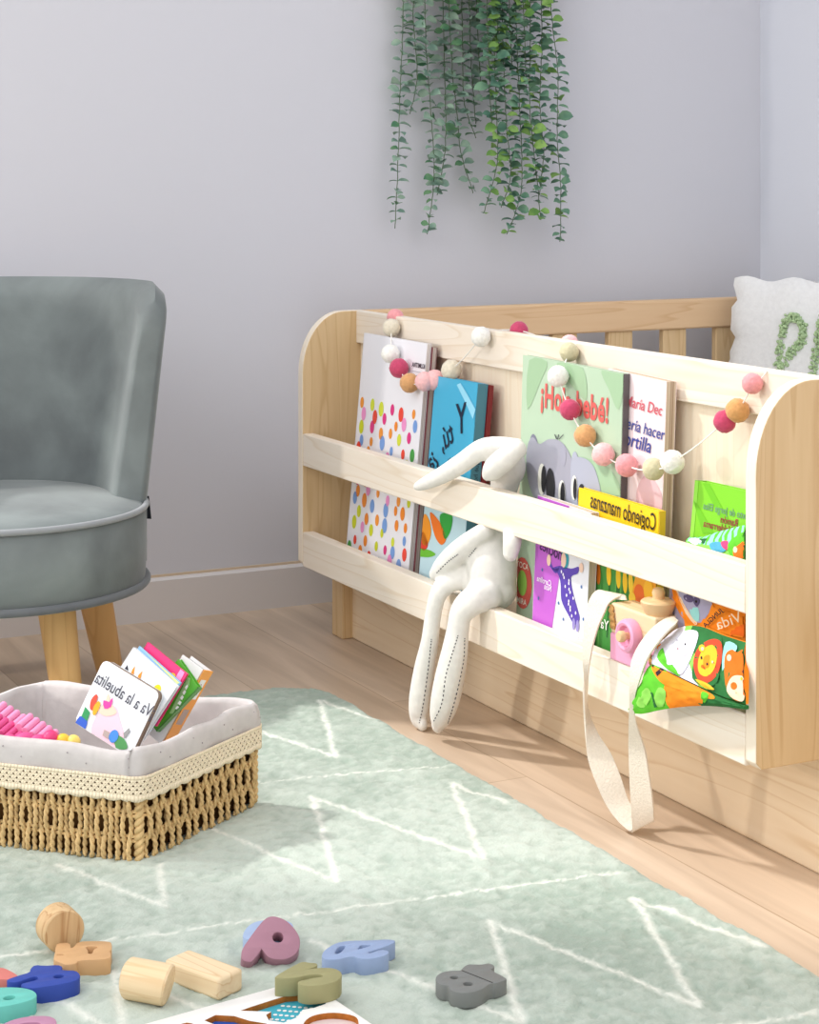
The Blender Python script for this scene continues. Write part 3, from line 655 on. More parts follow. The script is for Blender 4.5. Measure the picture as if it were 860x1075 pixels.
Lp=[];Rp=[]
for l,r,Xl,Xr in [((641,629),(658,630),1.006,1.010),((630,620),(655,625),1.000,1.012),((622,625),(641,632),.992,.999),((616,640),(635,643),.988,.993),((613.5,660),(627,662),.984,.987),((612.5,690),(620,692),.982,.984),((613,735),(616.5,737),.980,.992),
   ((614.5,765),(625.5,766),.981,.994),((617,795),(641,790),.982,1.0),((626,822),(652,816),.984,1.003),((637,846),(659,838),.987,1.005),((648,861),(666,849),.991,1.006),
   ((656.5,869),(676,858),.995,1.008),((663,873.2),(686,862),.999,1.006),((664.5,868),(686.5,855),.998,1.003),((663,845),(685.5,840),.994,.999),((661.5,815),(682,815),.990,.995),((660.5,785),(677,786),.986,.990),((660.5,757),(668,758),.976,.980),
   ((661,735),(666.5,735),.974,.977),((661.5,715),(672,714),.974,.977),((663.5,695),(680,692),.978,.980),((671,678),(691,675),.983,.986),((684,661),(702,662),.992,.995),((697,651),(709,656),1.001,1.003),((707,648),(712,652),1.012,1.012)]:
    Lp.append(tuple(onx(*l,Xl))); Rp.append(tuple(onx(*r,Xr)))
Lp=[V(p) for p in spl(Lp,5,False)]; Rp=[V(p) for p in spl(Rp,5,False)]
for p in Lp+Rp: p.z=max(p.z,.0012)
MB().ribbon(Lp,Rp,.0018).build('strap',STR,tcam,ang=70,label='long cream webbing strap looping down to the floor')

# ------------------------------------------------------------------ plush bunny
def remesh(mb, vox, it=6):
    me=bpy.data.meshes.new('tmp'); me.from_pydata(mb.v,[],mb.f); ob=bpy.data.objects.new('tmp',me); C.objects.link(ob)
    r=ob.modifiers.new('r','REMESH'); r.mode='VOXEL'; r.voxel_size=vox
    s=ob.modifiers.new('s','SMOOTH'); s.factor=.5; s.iterations=it
    dg=bpy.context.evaluated_depsgraph_get(); dg.update(); e=ob.evaluated_get(dg).to_mesh()
    out=MB(); out.v=[tuple(v.co) for v in e.vertices]; out.f=[tuple(p.vertices) for p in e.polygons]; out.m=[0]*len(out.f)
    ob.evaluated_get(dg).to_mesh_clear(); bpy.data.objects.remove(ob); bpy.data.meshes.remove(me); return out
def limb(mb,pts,flat_=None,n=14):
    """pts: (px,py,X,radius)"""
    Q=[tuple(onx(p[0],p[1],p[2]))+(p[3],) for p in pts]; S=spl(Q,6,False)
    P=[V(s[:3]) for s in S]; R=[max(s[3],.0008) for s in S]
    mb.tube(P,R,n,flat=flat_); mb.ell(P[0],R[0],12,8); mb.ell(P[-1],tuple(R[-1]*(f if f else 1) for f in (flat_ or (1,1,1))),12,8)
    return P,R
bun=MB(); bc=onx(516,597,1.022)
bun.ell(bc,(.0260,.0350,.0430)); bun.ell(bc+V((-.002,.016,-.004)),(.020,.024,.034)); bun.ell(onx(486,597,1.004),.0150); bun.ell(bc+V((0,.002,-.021)),(.0265,.0370,.0250)); bun.ell(bc+V((.002,0,.034)),(.020,.024,.022))
hd=onx(531,489,1.026); bun.ell(hd,(.0215,.0240,.0250)); limb(bun,[(520,558,1.024,.018),(526,525,1.025,.015),(531,505,1.026,.016)])
limb(bun,[(543,468,1.022,.0085),(524,468,1.014,.0105),(505,472,1.002,.0118),(484,487,.992,.0118),(462,500,.988,.0100),(445,508,.987,.0075),(437,511,.987,.005)],(.75,1,1))
limb(bun,[(544,472,1.014,.010),(530,482,1.004,.0135),(517,493,1.000,.0125),(511.5,498,1.000,.0075)],(.8,1,1))
limb(bun,[(512,556,1.008,.010),(497,566,1.000,.0115),(480,580,.992,.0130),(466,594,.988,.0125),(457,603,.987,.0085)],(.8,1,1))
limb(bun,[(536,552,1.016,.011),(538,566,1.004,.012),(536,580,1.001,.010)],(.8,1,1))
L1,_=limb(bun,[(495,606,1.008,.012),(474,610,.992,.0125),(461,622,.982,.0120),(455,645,.980,.0118),(451,675,.979,.0128),(445,705,.979,.0150),(440.5,735,.978,.0158),(440,752,.978,.0140),(443.5,760,.978,.0085)],(.7,1,1))
L2,_=limb(bun,[(514,626,1.006,.015),(498,630,.990,.0165),(485,642,.980,.0155),(481,660,.978,.0155),(477.5,685,.977,.0185),(472,712,.976,.0205),(467,735,.976,.0200),(462,752,.976,.0155),(459.5,761,.976,.0095)],(.7,1,1))
bm_=remesh(bun,.0022)
q=onx(516,630,1.02)
rb=thing('plush_bunny','white cloth bunny with long ears sitting on the lower shelf rail, legs dangling','stuffed toy',(q.x,q.y,.15))
PLUSH=flat((225,222,216),.95,.1,.05,120,.35,.3)
bbody=bm_.build('body',PLUSH,rb,ang=180)
from mathutils.bvhtree import BVHTree
BT=BVHTree.FromPolygons([V(v) for v in bm_.v],bm_.f)
def stitches(pts,n):
    st=MB(); S=spl(pts,12,False); P=[]
    for a in S:
        d=ray(a[0],a[1]).normalized(); h=BT.ray_cast(EYE,d)
        if h[0] is not None: P.append(h[0]-d*.0003)
    for i in range(0,len(P)-1,2): st.tube([P[i],P[i].lerp(P[i+1],.9)],.00055,5)
    st.build('stitching',flat((60,60,70),.9),bbody,label='dark dashed stitching')
stitches([(453,671),(451,690),(448,715),(444,742),(440,760)],26); stitches([(481,667),(475,686),(468,710),(464,738),(455,758)],26); stitches([(488,670),(487,692),(482,718),(475,745),(470,760)],26)
stitches([(481,582),(470,590),(458,602)],12); stitches([(500,575),(492,585)],6)

# ------------------------------------------------------------------ felt ball garland
def felt(rgb): return flat(rgb,1.0,.05,.10,260,.6,.4)
FC=dict(pink=felt((236,160,164)),lpink=felt((244,190,190)),cream=felt((224,214,194)),white=felt((240,238,232)),rasp=felt((196,78,110)),tan=felt((214,162,112)),ochre=felt((212,160,104)),olive=felt((208,200,166)))
bpy.context.view_layer.update()
def hitpoint(px,py):
    dg=bpy.context.evaluated_depsgraph_get(); d=ray(px,py).normalized()
    ok,loc,nr,idx,ob,mx=bpy.context.scene.ray_cast(dg,EYE,d)
    return loc,d
gar=thing('felt_garland','felt ball garland in pinks, cream and ochre strung along the top of the bookshelf','garland',tuple(onx(597,369,1.07)))
BALLS=[(415,333,9,'pink','top'),(411,344,9.6,'cream',0),(410,371.5,10,'white',0),(419,386.5,10.5,'rasp',0),(430,402,10.5,'tan',0),(446,400.5,10.5,'lpink',0),(456.5,399,11,'lpink',0),(474,388.5,11,'cream',0),
 (505,353.5,10.8,'white',0),(545,347,10,'rasp','behind'),(598,361,10,'lpink','behind'),(597.5,369.5,10.5,'olive',0),(586,395,11.5,'white',0),(598.5,430,11.3,'rasp',0),(614.5,457.3,12,'tan',0),(633.5,477,12.3,'lpink',0),(658,488.5,12.3,'pink',0),
 (686,492.5,11.8,'olive',0),(706,485,12.6,'white',0),(761,442.5,12,'rasp',0),(774.5,431,13,'ochre',0),(790,402.5,11.3,'pink',0),(762,394,9,'pink','behind')]
hits=[]
for px,py,r,c_,k in BALLS:
    if k=='top': p=onx(px,py,1.082); d=(p-EYE).normalized()
    elif k=='behind': p=onx(px,py,1.103); d=(p-EYE).normalized()
    else:
        p,d=hitpoint(px,py)
        if p.x>1.11: p=onx(px,py,1.078)
    hits.append((p,d))
xs_=[h[0].x for h in hits]
cents=[]
for i,((px,py,r,c_,k),(p,d)) in enumerate(zip(BALLS,hits)):
    rad=r*(p-EYE).dot(FW)/FPX*.98
    x=p.x
    if not k:   # the string is taut: no ball sits much deeper than its neighbours
        x=min(x,1.078)-rad*1.02
        if i in (17,18): x=min(x,1.040)
        if i==19: x=1.060
    c=onx(px,py,x); cents.append(c)
    mb=MB(); mb.ell((0,0,0),rad,20,12,jit=.035); mb.v=[tuple(V(v)+c) for v in mb.v]; mb.build('felt_ball',FC[c_],gar,ang=180)
sg=MB()
path=[(cents[i],cents[i+1]) for i in (1,2,3,4,5,6,7)]+[(cents[i],cents[i+1]) for i in (11,12,13,14,15,16,17,18,19,20)]
path+=[(cents[8],onx(507,346,1.080)),(onx(598,359,1.080),cents[11]),(cents[21],onx(806,389,1.078)),(onx(412,336,1.08),cents[1])]
for a,c in path:
    n=8; sg.tube([a.lerp(c,k/n)+V((0,0,-.0025*math.sin(math.pi*k/n))) for k in range(n+1)],.00075,6)
back=[onx(507,346,1.080),V((1.096,1.98,.438)),cents[9],V((1.1,1.80,.436)),cents[10],onx(598,359,1.080)]
sg.tube([V(p) for p in spl([tuple(a) for a in back],6,False)],.00075,6)
sg.build('string',flat((240,236,230),.9),gar,label='white string')

# ------------------------------------------------------------------ cushion on the bed
cu_=V((.5,-.866,0)); cn=V((-.866,-.5,0)); co=V((1.802,2.425,.212))
cush=thing('cushion','white frayed cushion with green tufted letters propped in the bed corner','cushion',tuple(co+cu_*.12))
W_,H_=.24,.252; lean=V((.10,.03,0))
def cpt(a,b,k=0):
    ea=.004*math.sin(b*23)+.003*math.sin(b*51+1); p=co+cu_*(a*W_+(ea if a<.5 else -ea))+UP*(b*H_+.004*math.sin(a*19))
    bul=.028*(max(0,math.sin(math.pi*a)*math.sin(math.pi*b)))**.45
    return p+cn*(.03-.035*b+(bul if k==0 else -bul*.6))
mb=MB(); G=22
mb.grid([[cpt(i/G,j/G) for i in range(G+1)] for j in range(G+1)]); mb.grid([[cpt(i/G,j/G,1) for i in range(G,-1,-1)] for j in range(G+1)])
CUSH=flat((226,226,226),.95,.1,.04,150,.4)
mb.build('cover',CUSH,cush,ang=80,recalc=True)
fr=MB()
for k in range(150):
    t_=k/240*4; s_=int(t_); f_=t_-s_; a,b_=[(f_,0),(1,f_),(1-f_,1),(0,1-f_)][s_]; o_=[-UP,cu_,UP,-cu_][s_]
    p=cpt(a,b_); fr.tube([p,p+o_*random.uniform(.001,.003)+cu_*random.uniform(-.002,.002)],.0009,4)
fr.build('frayed_edge',CUSH,cush)
LET=flat((176,200,156),.95,.1,.30,420,.6)
lt=MB()
def letter(strokes):
    for s in strokes:
        P=[onpl(x,y,co+cn*.040+UP*.12,(cn+UP*.14).normalized()) for x,y in spl(s,8,False)]
        for p in P:
            for k in range(7): lt.ell(p+V((random.uniform(-1,1),random.uniform(-1,1),random.uniform(-1,1)))*.0055,random.uniform(.0018,.0032),6,4)
letter([[(816,405),(818,385),(820,365),(822,348),(827,335),(836,334),(843,346),(842,358),(835,367),(828,375),(822,388)],[(852,405),(855,385),(858,365),(861,345),(864,335)],[(864,335),(880,334),(884,345)],[(860,362),(874,361)]])
lt.build('tufted_letters',LET,cush,label='green tufted letters')

# ------------------------------------------------------------------ child's tub chair
cc=onz(-4,742,0); cc=EYE+ray(-4,742)*2.26; cc.z=0
CX,CY=cc.x,cc.y; vd=V((CX,CY,0)).normalized(); vr=V((vd.y,-vd.x,0))
chair=thing('tub_chair','small grey velvet tub chair with round seat and wooden legs','chair',(CX,CY,0))
def velvet():
    m,nt,b=newmat('grey_velvet'); N=nt.nodes; L=nt.links; tc=N.new('ShaderNodeTexCoord')
    n=N.new('ShaderNodeTexNoise'); n.inputs['Scale'].default_value=9; n.inputs['Detail'].default_value=4; n.inputs['Distortion'].default_value=.3; L.new(tc.outputs['Object'],n.inputs['Vector'])
    r=N.new('ShaderNodeValToRGB'); e=r.color_ramp.elements; e[0].position=.3; e[0].color=lin((103,108,109)); e[1].position=.72; e[1].color=lin((136,144,143)); L.new(n.outputs['Fac'],r.inputs['Fac'])
    L.new(r.outputs['Color'],b.inputs['Base Color']); b.inputs['Roughness'].default_value=.75; b.inputs['Specular IOR Level'].default_value=.15; b.inputs['Sheen Weight'].default_value=.35; b.inputs['Sheen Roughness'].default_value=.35
    n2=N.new('ShaderNodeTexNoise'); n2.inputs['Scale'].default_value=300; L.new(tc.outputs['Object'],n2.inputs['Vector'])
    bp=N.new('ShaderNodeBump'); bp.inputs['Strength'].default_value=.1; bp.inputs['Distance'].default_value=.001; L.new(n2.outputs['Fac'],bp.inputs['Height']); L.new(bp.outputs['Normal'],b.inputs['Normal']); return m
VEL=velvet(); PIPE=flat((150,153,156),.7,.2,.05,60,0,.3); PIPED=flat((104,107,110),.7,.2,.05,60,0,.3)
SR=.176; z0,z1=.139,.231
seat=MB().lathe([(0,z0),(SR-.004,z0),(SR,z0+.004),(SR+.002,(z0+z1)/2),(SR,z1-.003),(SR-.006,z1+.002),(SR-.03,z1+.008),(SR*.55,z1+.014),(0,z1+.016)],(CX,CY,0),n=72).build('seat',VEL,chair,ang=50)
def ring(r,z,rr,name,mat): MB().tube([(CX+r*math.cos(a*math.pi/40),CY+r*math.sin(a*math.pi/40),z) for a in range(80)],rr,10,closed=True).build(name,mat,seat,ang=180)
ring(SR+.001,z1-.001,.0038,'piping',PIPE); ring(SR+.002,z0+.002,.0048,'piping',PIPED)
# curved backrest: shell round the rear half of the seat, flaring outwards
ZT=.494; A0=math.radians(97); bk=MB(); NA,NZ=96,26; inn=[];out=[]
for j in range(NZ+1):
    ri=[];ro=[]
    for i in range(NA+1):
        a=-A0*math.cos(math.pi*i/NA); e_=(A0-abs(a))/A0                # 0 at the ends
        corner=.055; s_=min(1,(A0-abs(a))*SR/corner); top=ZT-(corner*(1-math.sqrt(max(0,1-(1-s_)**2))))
        z=z0+.02+(top-z0-.02)*j/NZ; h=(z-z1)/(ZT-z1)
        flare=.028*max(h,0)
        thk=.046*(1-.25*max(h,0)); tt=j/NZ; rnd=thk*.5*(1-math.sqrt(max(0,1-max(0,(tt-.90)/.10)**2)))
        r_o=SR+.003+flare-rnd; r_i=SR+.003+flare-thk+rnd
        if s_<1: 
            kk=.45*(1-math.sqrt(max(0,1-(1-s_)**4))); ex=(thk*.5-rnd)*kk; r_o-=ex; r_i+=ex
        dirv=vd*math.cos(a)+vr*math.sin(a)
        ri.append(V((CX,CY,z))+dirv*r_i); ro.append(V((CX,CY,z))+dirv*r_o)
    inn.append(ri); out.append(ro)
loop=[]
for i in range(NA+1): loop.append([inn[j][i] for j in range(NZ+1)]+[out[j][i] for j in range(NZ,-1,-1)])
bk.grid(loop,closed=True); K=len(loop[0])
for e0 in (0,NA*K):
    for j in range(NZ):
        q=(e0+j,e0+j+1,e0+K-2-j,e0+K-1-j); bk.f.append(q if e0 else q[::-1]); bk.m.append(0)
bk.build('backrest',VEL,chair,ang=60,recalc=True)
for sx,sy in ((.066,-.085),(.112,.075),(-.075,-.08),(-.105,.08)):
    tp=V((CX,CY,z0+.003))+vr*sx+vd*sy; ft=V((CX,CY,0))+vr*(sx*1.25)+vd*(sy*1.3)
    MB().lathe([(0,0),(.0155,0),(.0165,.002),(.0225,(tp-ft).length),(0,(tp-ft).length)],ft,(tp-ft),28).build('leg',BEECH,chair)
tg=V((CX,CY,0))+vr*(SR+.002)+vd*.02
MB().obox(tg+UP*.205,vr*.007-vd*.004,UP*.028-vr*.003,vd*.0012).build('fabric_tag',flat((40,42,50),.8),seat,label='small dark fabric tag')

# ------------------------------------------------------------------ basket
BA,BB,BC_,BD=V((.551,1.6135,0)),V((.705,1.715,0)),V((.535,1.884,0)),V((.381,1.782,0))
quad=[BA,BB,BC_,BD]
def perim(off, step=.003, rc=.008):
    n=4; lines=[]
    for i in range(n):
        a,b=quad[i],quad[(i+1)%n]; t_=(b-a).normalized(); nn=V((t_.y,-t_.x,0)); lines.append((a+nn*off,b+nn*off,t_,nn))
    def inter(l1,l2):
        p,_,d,_n=l1; q,_,e,_m=l2; den=d.x*e.y-d.y*e.x; s=((q.x-p.x)*e.y-(q.y-p.y)*e.x)/den; return p+d*s
    cor=[inter(lines[i-1],lines[i]) for i in range(n)]; rc=max(.004,rc+off); P=[]
    for i in range(n):
        a,b=cor[i],cor[(i+1)%n]; t_=(b-a).normalized(); L_=(b-a).length
        tp=lines[i-1][2]
        for k in range(6):
            s=(k)/6; p0,p1,p2=a-tp*rc,a,a+t_*rc; P.append(p0*(1-s)**2+p1*2*s*(1-s)+p2*s*s)
        m=48
        for k in range(m+1): P.append(a+t_*(rc+(L_-2*rc)*k/m))
    return P
def nrm(P):
    N=len(P); return [V(((P[(i+1)%N]-P[i-1]).y,-(P[(i+1)%N]-P[i-1]).x,0)).normalized() for i in range(N)]
bk_=thing('wicker_basket','hexagonal-looking woven seagrass basket with grey linen liner and lace trim on the rug' if False else 'woven seagrass basket with grey linen liner and cream lace trim on the rug','basket',((BA+BC_)/2+V((0,0,RZ))).to_tuple())
SEA=flat((214,182,130),.85,.15,.20,160,.6); SEA2=flat((216,178,118),.8,.2,.15,200,.5); DARKW=flat((96,66,36),.9,.1)
wv=MB(); P=perim(-.004); zb,zt_=RZ-.001,.074
wv.grid([[p+UP*(zb+.004) for p in P],[p+UP*zt_ for p in P]],1,closed=True); wv.f.append(tuple(range(len(wv.v)-2*len(P),len(wv.v)-len(P)))[::-1]); wv.m.append(1)
for zc in (.030,.034,.052,.056,.070):
    Q=perim(-.0008); wv.tube([p+UP*zc for p in Q],.0017,6,mi=0,closed=True)
for ei in range(4):
    a,b=quad[ei],quad[(ei+1)%4]; t_=(b-a).normalized(); nn=V((t_.y,-t_.x,0)); L_=(b-a).length; n=int(L_/.0062)
    for k in range(n):
        s=(k+.5)/n*L_
        if s<.007 or s>L_-.007: continue
        pts=[]; rad=[]; ph=math.pi*(k%2); lat=random.uniform(-.0004,.0004)
        for j in range(25):
            z=zb+.0015+(zt_-zb)*j/24; q=math.sin((z-zb)*math.pi/.0215+ph)
            pts.append(a+t_*(s+(q if k%4<2 else -q)*.0011*(1 if k%2 else -1)+lat+q*.0007)+nn*(.0012+q*.0022)+UP*z); rad.append(.00235*(1+.10*math.sin(j*2.3+k)))
        for h in (0,1):
            wv.tube([p+(t_*math.cos(j*1.25+h*math.pi+k)+nn*math.sin(j*1.25+h*math.pi+k))*.00115 for j,p in enumerate(pts)],[r*.66 for r in rad],6,0)
    # braided corner post
    c=quad[ei]; d=(nn-V((lambda t0:(t0.y,-t0.x,0))((quad[ei]-quad[ei-1]).normalized()))*-1).normalized()
    for h in range(2):
        wv.tube([c+d*(-.004)+V((math.cos(j*.9+h*math.pi)*.0022,math.sin(j*.9+h*math.pi)*.0022,zb+.002+(zt_-zb)*j/34)) for j in range(35)],.0028,7,0)
wv.build('woven_body',[SEA,DARKW],bk_,ang=180)
LIN=flat((203,197,195),.95,.1,.05,90,.25)
prof=[(.0035,.083),(.0045,.094),(.0045,.103),(.003,.109),(0,.1125),(-.003,.1115),(-.005,.107),(-.0058,.095),(-.007,.06),(-.010,.022)]
ln=MB(); rows=[]
for o_,z in prof:
    Q=perim(o_); Nn=nrm(Q); row=[]
    for i,p in enumerate(Q):
        s=i*.35; wz=.0012*math.sin(s*.9)+.0010*math.sin(s*.37+2); wn=.0010*math.sin(s*1.3+z*90)+.0008*math.sin(s*.55+z*40)
        if z>.1: wz+=0
        row.append(p+UP*(z+wz*(z-.02)/.09)+Nn[i]*wn)
    rows.append(row)
ln.grid(rows,closed=True); ln.f.append(tuple(range(len(ln.v)-len(rows[0]),len(ln.v)))); ln.m.append(0)
Q=perim(.0048,); Nn=nrm(Q)
for i in range(0,len(Q),7):
    for r,z in enumerate((.097,.105)):
        k=(i+3*r)%len(Q)
        if (i//7+r)%2: continue
        ln.ell(Q[k]+Nn[k]*.0006+UP*z,(.0007,.0007,.0007),6,4,mi=1)
ln.build('liner',[LIN,flat((160,150,152),.9)],bk_,ang=180,label='greyish pink linen liner')
# lace band: open diamonds with a scalloped lower edge
lc_=MB(); Q=perim(.0062); tot=[0]
for i in range(len(Q)): tot.append(tot[-1]+(Q[(i+1)%len(Q)]-Q[i]).length)
def along(s):
    s%=tot[-1]; lo=np.searchsorted(tot,s,side='right')-1; lo=min(lo,len(Q)-1); f=(s-tot[lo])/max(1e-9,tot[lo+1]-tot[lo]); return Q[lo].lerp(Q[(lo+1)%len(Q)],f)
NC=int(tot[-1]/.0034); cw=tot[-1]/NC; zt2=.0895; rowsN=6; ch=.0034
def lp(s,z): return along(s)+UP*z
for c in range(NC):
    s=c*cw
    sc=.0018*abs(math.sin(c*math.pi/5))
    for r in range(rowsN):
        za=zt2-r*ch; zb2=za-ch
        if r==rowsN-1: zb2-=sc+.0008
        if r in (0,rowsN-1):
            lc_.add([lp(s,zb2),lp(s+cw,zb2 if r<rowsN-1 else zt2-rowsN*ch-.0008-.0018*abs(math.sin((c+1)*math.pi/5))),lp(s+cw,za),lp(s,za)],[(0,1,2,3)])
        else:
            hw=.42 if (c+r)%2 else .14; hh=.34 if (c+r)%2 else .12
            m_=((s+cw/2),(za+zb2)/2)
            o4=[lp(s,zb2),lp(s+cw,zb2),lp(s+cw,za),lp(s,za)]; i4=[lp(m_[0],m_[1]-hh*ch),lp(m_[0]+hw*cw,m_[1]),lp(m_[0],m_[1]+hh*ch),lp(m_[0]-hw*cw,m_[1])]
            lc_.add(o4+i4,[(0,1,5,4),(1,2,6,5),(2,3,7,6),(3,0,4,7)])
o=lc_.build('lace_trim',flat((240,224,196),.9,.1,.06,200,.3),bk_,label='cream crochet lace trim')
sm=o.modifiers.new('s','SOLIDIFY'); sm.thickness=.0009
# under the lace the cloth shows
ul=MB(); ul.grid([[p+UP*.067 for p in perim(.0040)],[p+UP*.0865 for p in perim(.0040)]],closed=True); ul.build('lace_backing',flat((150,120,88),.95),o,label='darker band under the lace')

# books in the basket
nb=(-RT*.42+UP*.30-FW*.86).normalized()
P0=ond(125,760,1.765)
BGB='books leaning in the wicker basket'
def bbook(off,TL,TR,BR,BL,th,name,label,cover,pages,**k):
    P=P0-nb*off; b=Book(*[onpl(q[0],q[1],P,nb) for q in (TL,TR,BL,BR)])
    return b.make(name,label,th,cover,pages,group=BGB,**k)
b=bbook(0,(115,694),(171,731),(133,792),(72,756),.009,'board_book','white board book with a pink toy collage cover, foremost in the basket',(236,240,244),(150,128,110),round_=.006,page_grp=(70,60,56))
b.ptext('¡Va a la abuelita',131.5,730,.0165,(66,66,80),mirror=True,off=.004,sx=.72,rot=-.02)
b.ppoly([(96,765),(104,748),(112,742),(122,742),(126,755),(130,772),(124,785),(100,784)],(240,200,214),1,smooth=4)
b.ppoly([(103,746),(110,738),(114,728),(117,738),(123,748),(112,752)],(244,206,184),2,smooth=3); b.ppoly([(109,735),(115,737),(119,732),(117,742),(110,744)],(226,70,160),3,smooth=2)
b.ppoly([(96,735),(101,729),(103,732),(99,745),(95,744)],(220,80,60),3,smooth=3); b.ppoly([(99,742),(104,736),(106,740),(101,750),(98,750)],(244,172,40),4,smooth=3)
b.ppoly([(86,752),(90,742),(95,748),(92,757)],(50,150,90),3); b.ppoly([(78,765),(84,752),(92,756),(88,768)],(50,96,200),2,smooth=3); b.ppoly([(76,772),(80,766),(86,769),(84,777)],(244,206,80),3,smooth=3)
b.poval(120,773,.005,.006,(70,140,220),4); b.ppoly([(122,772),(131,776),(134,786),(122,785)],(80,150,90),3,smooth=3); b.ppoly([(110,766),(116,769),(114,776),(108,772)],(180,164,160),3); b.ppoly([(130,770),(136,764),(137,768),(131,776)],(150,150,150),3)
b.done()
b=bbook(.0105,(140,678),(184,720),(150,778),(104,738),.005,'picture_book','thin white picture book with pencil drawings behind the board book',(234,238,242),(120,112,106),page_grp=(60,58,58))
b.ppoly([(139,703),(142,699),(140,712),(137,709)],(238,150,50),1); b.ppoly([(146,708),(150,704),(147,715),(144,712)],(238,150,50),1); b.poval(165,724,.004,.005,(230,214,40),1); b.ppoly([(131,702),(134,698),(135,704)],(60,60,70),1); b.done()
b=bbook(.017,(146,676.5),(188,716),(158,770),(114,732),.002,'picture_book','thin pale blue booklet third from the front in the basket',(150,196,232),(226,226,230)); b.ppoly([(152,682),(155,683),(189,717),(186,718)],(230,236,160),1); b.done()
b=bbook(.0215,(154,672.5),(194,706),(166,764),(124,730),.003,'picture_book','bright magenta book with pointed top corner in the basket',(232,52,118),(236,200,214)); b.ppoly([(184,712),(190,702),(194,706),(186,722)],(240,150,200),1); b.poval(181,711,.004,.004,(240,214,40),2); b.done()
b=bbook(.029,(181,681),(201,712),(172,778),(150,748),.006,'picture_book','green spined book standing between the magenta and the orange one',(84,168,50),(96,150,80),spine=(92,150,80)); b.ppoly([(183,751),(199,719),(200,712),(197,711),(178,749)],(150,196,130),1)
for k in range(5): b.ppoly([(184+k*2.6,744-k*5.6),(186.5+k*2.6,741-k*5.6),(189+k*2.2,742.5-k*5.4),(187+k*2.2,746-k*5.4)],(240,244,236),2)
b.done()
b=bbook(.0365,(192,686),(212,703.5),(172,782),(148,766),.017,'picture_book','thick white book with an orange spine at the back of the basket',(222,220,220),(206,206,206),spine=(246,164,66))
b.cm.obox(b.o+b.u*(b.W+.0004)+b.v*(b.H*.62)+b.w*.004,b.u*.0002,b.v*(b.H*.26),b.w*.009,b.mi((240,240,240))); b.cm.obox(b.o+b.u*(b.W+.0004)+b.v*(b.H*.28)+b.w*.003,b.u*.0002,b.v*(b.H*.2),b.w*.010,b.mi((180,160,150)))
b.text('Caja',.0085,b.H*.75,.007,(120,110,110),mirror=True,rot=math.pi/2,face='spine'); b.done()
# pink toy bricks and beads in the basket
TP=[flat((238,150,190),.5,.3),flat((220,84,142),.5,.3)]
pk=ond(24,770,1.80); ptoy=thing('toy_brick','pink ridged toy comb brick lying in the left of the basket','toy',tuple(pk))
def brick(cx,cy,k,L_,Wd,n,name,mat):
    c=ond(cx,cy,k); u=(RT*.80+UP*-.42+FW*-.2).normalized(); v=(UP*.75+RT*.45-FW*.3); v=(v-u*v.dot(u)).normalized(); w_=u.cross(v)
    m=MB(); m.obox(c-u*L_/2-v*.006-w_*Wd/2,u*L_,v*.010,w_*Wd)
    for i in range(n):
        p=c-u*L_/2+u*(L_*(i+.5)/n)+v*.004
        m.tube([p-w_*Wd/2,p+w_*Wd/2],L_/n*.46,12)
    for i in range(n):
        p=c-u*L_/2+u*(L_*(i+.5)/n)+v*-.006; m.tube([p-w_*Wd/2,p+w_*Wd/2],L_/n*.42,12)
    return m.build(name,mat,ptoy,bevel=.0008)
brick(12,761,1.80,.046,.030,6,'ridged_block',TP[0]); brick(38,769,1.765,.036,.022,5,'ridged_block',TP[0]); brick(18,776,1.755,.060,.02,9,'ridged_block',TP[1])
for px,py,c_,r,l in ((53,775,(226,60,120),.0075,'magenta wooden bead in the basket beside the pink brick'),(66,778,(244,196,60),.0068,'yellow wooden bead in the basket next to the magenta bead'),(77,779,(246,214,110),.0066,'pale yellow bead touching the board book in the basket')):
    c=ond(px,py,1.735); o=MB().ell(c,r,20,14).build('bead',flat(c_,.4,.4)); tag(o,l,'bead','wooden beads in the basket')
for px,py,r in ((26,778,.008),(8,780,.008),(40,779,.007)):
    c=ond(px,py,1.735); MB().ell(c,(r*1.3,r,r),14,10).build('ridged_block',TP[1],ptoy)

# ------------------------------------------------------------------ number blocks, wooden blocks and puzzle tray on the rug
NB='painted number blocks on the rug'; Z0=RZ
def solid(outl, holes, th, zb_, mat, name, label, cat='toy block', grp=NB, sm=2, bev=.0006):
    ztop=zb_+th
    def loc(pts,k): 
        q=[onz(x,y,ztop) for x,y in pts]; return chaikin([(p.x,p.y) for p in q],k)
    O=loc(outl,sm); Hs=[loc(h,2) for h in holes]; cx=sum(p[0] for p in O)/len(O); cy=sum(p[1] for p in O)/len(O)
    vs,fs=curve_mesh([[(x-cx,y-cy) for x,y in s] for s in [O]+Hs],th/2-bev,bev)
    root=MB().add([V((v.x+cx,v.y+cy,zb_+th/2+v.z)) for v in vs],fs).build(name,mat,None,ang=35,recalc=True)
    return tag(root,label,cat,grp)
def paint(c): return flat(c,.55,.3,.03,80)
def Zp(pts,ox,oy,k): return [(ox+x/k,oy+y/k) for x,y in pts]
GREY=paint((122,124,122))
A=(440,1000,7.818)
g18=solid(Zp([(140,205),(165,175),(215,155),(280,148),(345,150),(360,128),(400,97),(450,98),(520,100),(570,86),(612,103),(612,122),(570,137),(715,210),(705,222),(628,247),(605,245),(560,262),(520,295),(450,320),(370,328),(290,318),(255,297),(248,266),(190,262),(148,240)],*A),
  [Zp(ov(290,203,42,17),*A),Zp(ov(402,255,48,20),*A)],.0118,Z0,GREY,'number_block','dark grey wooden number eighteen lying alone at the right of the rug toys')
zt_=Z0+.0118; a,b_=[onz(*p,zt_) for p in Zp([(352,148),(604,248)],*A)]; w_=(b_-a).cross(UP).normalized()*.0004
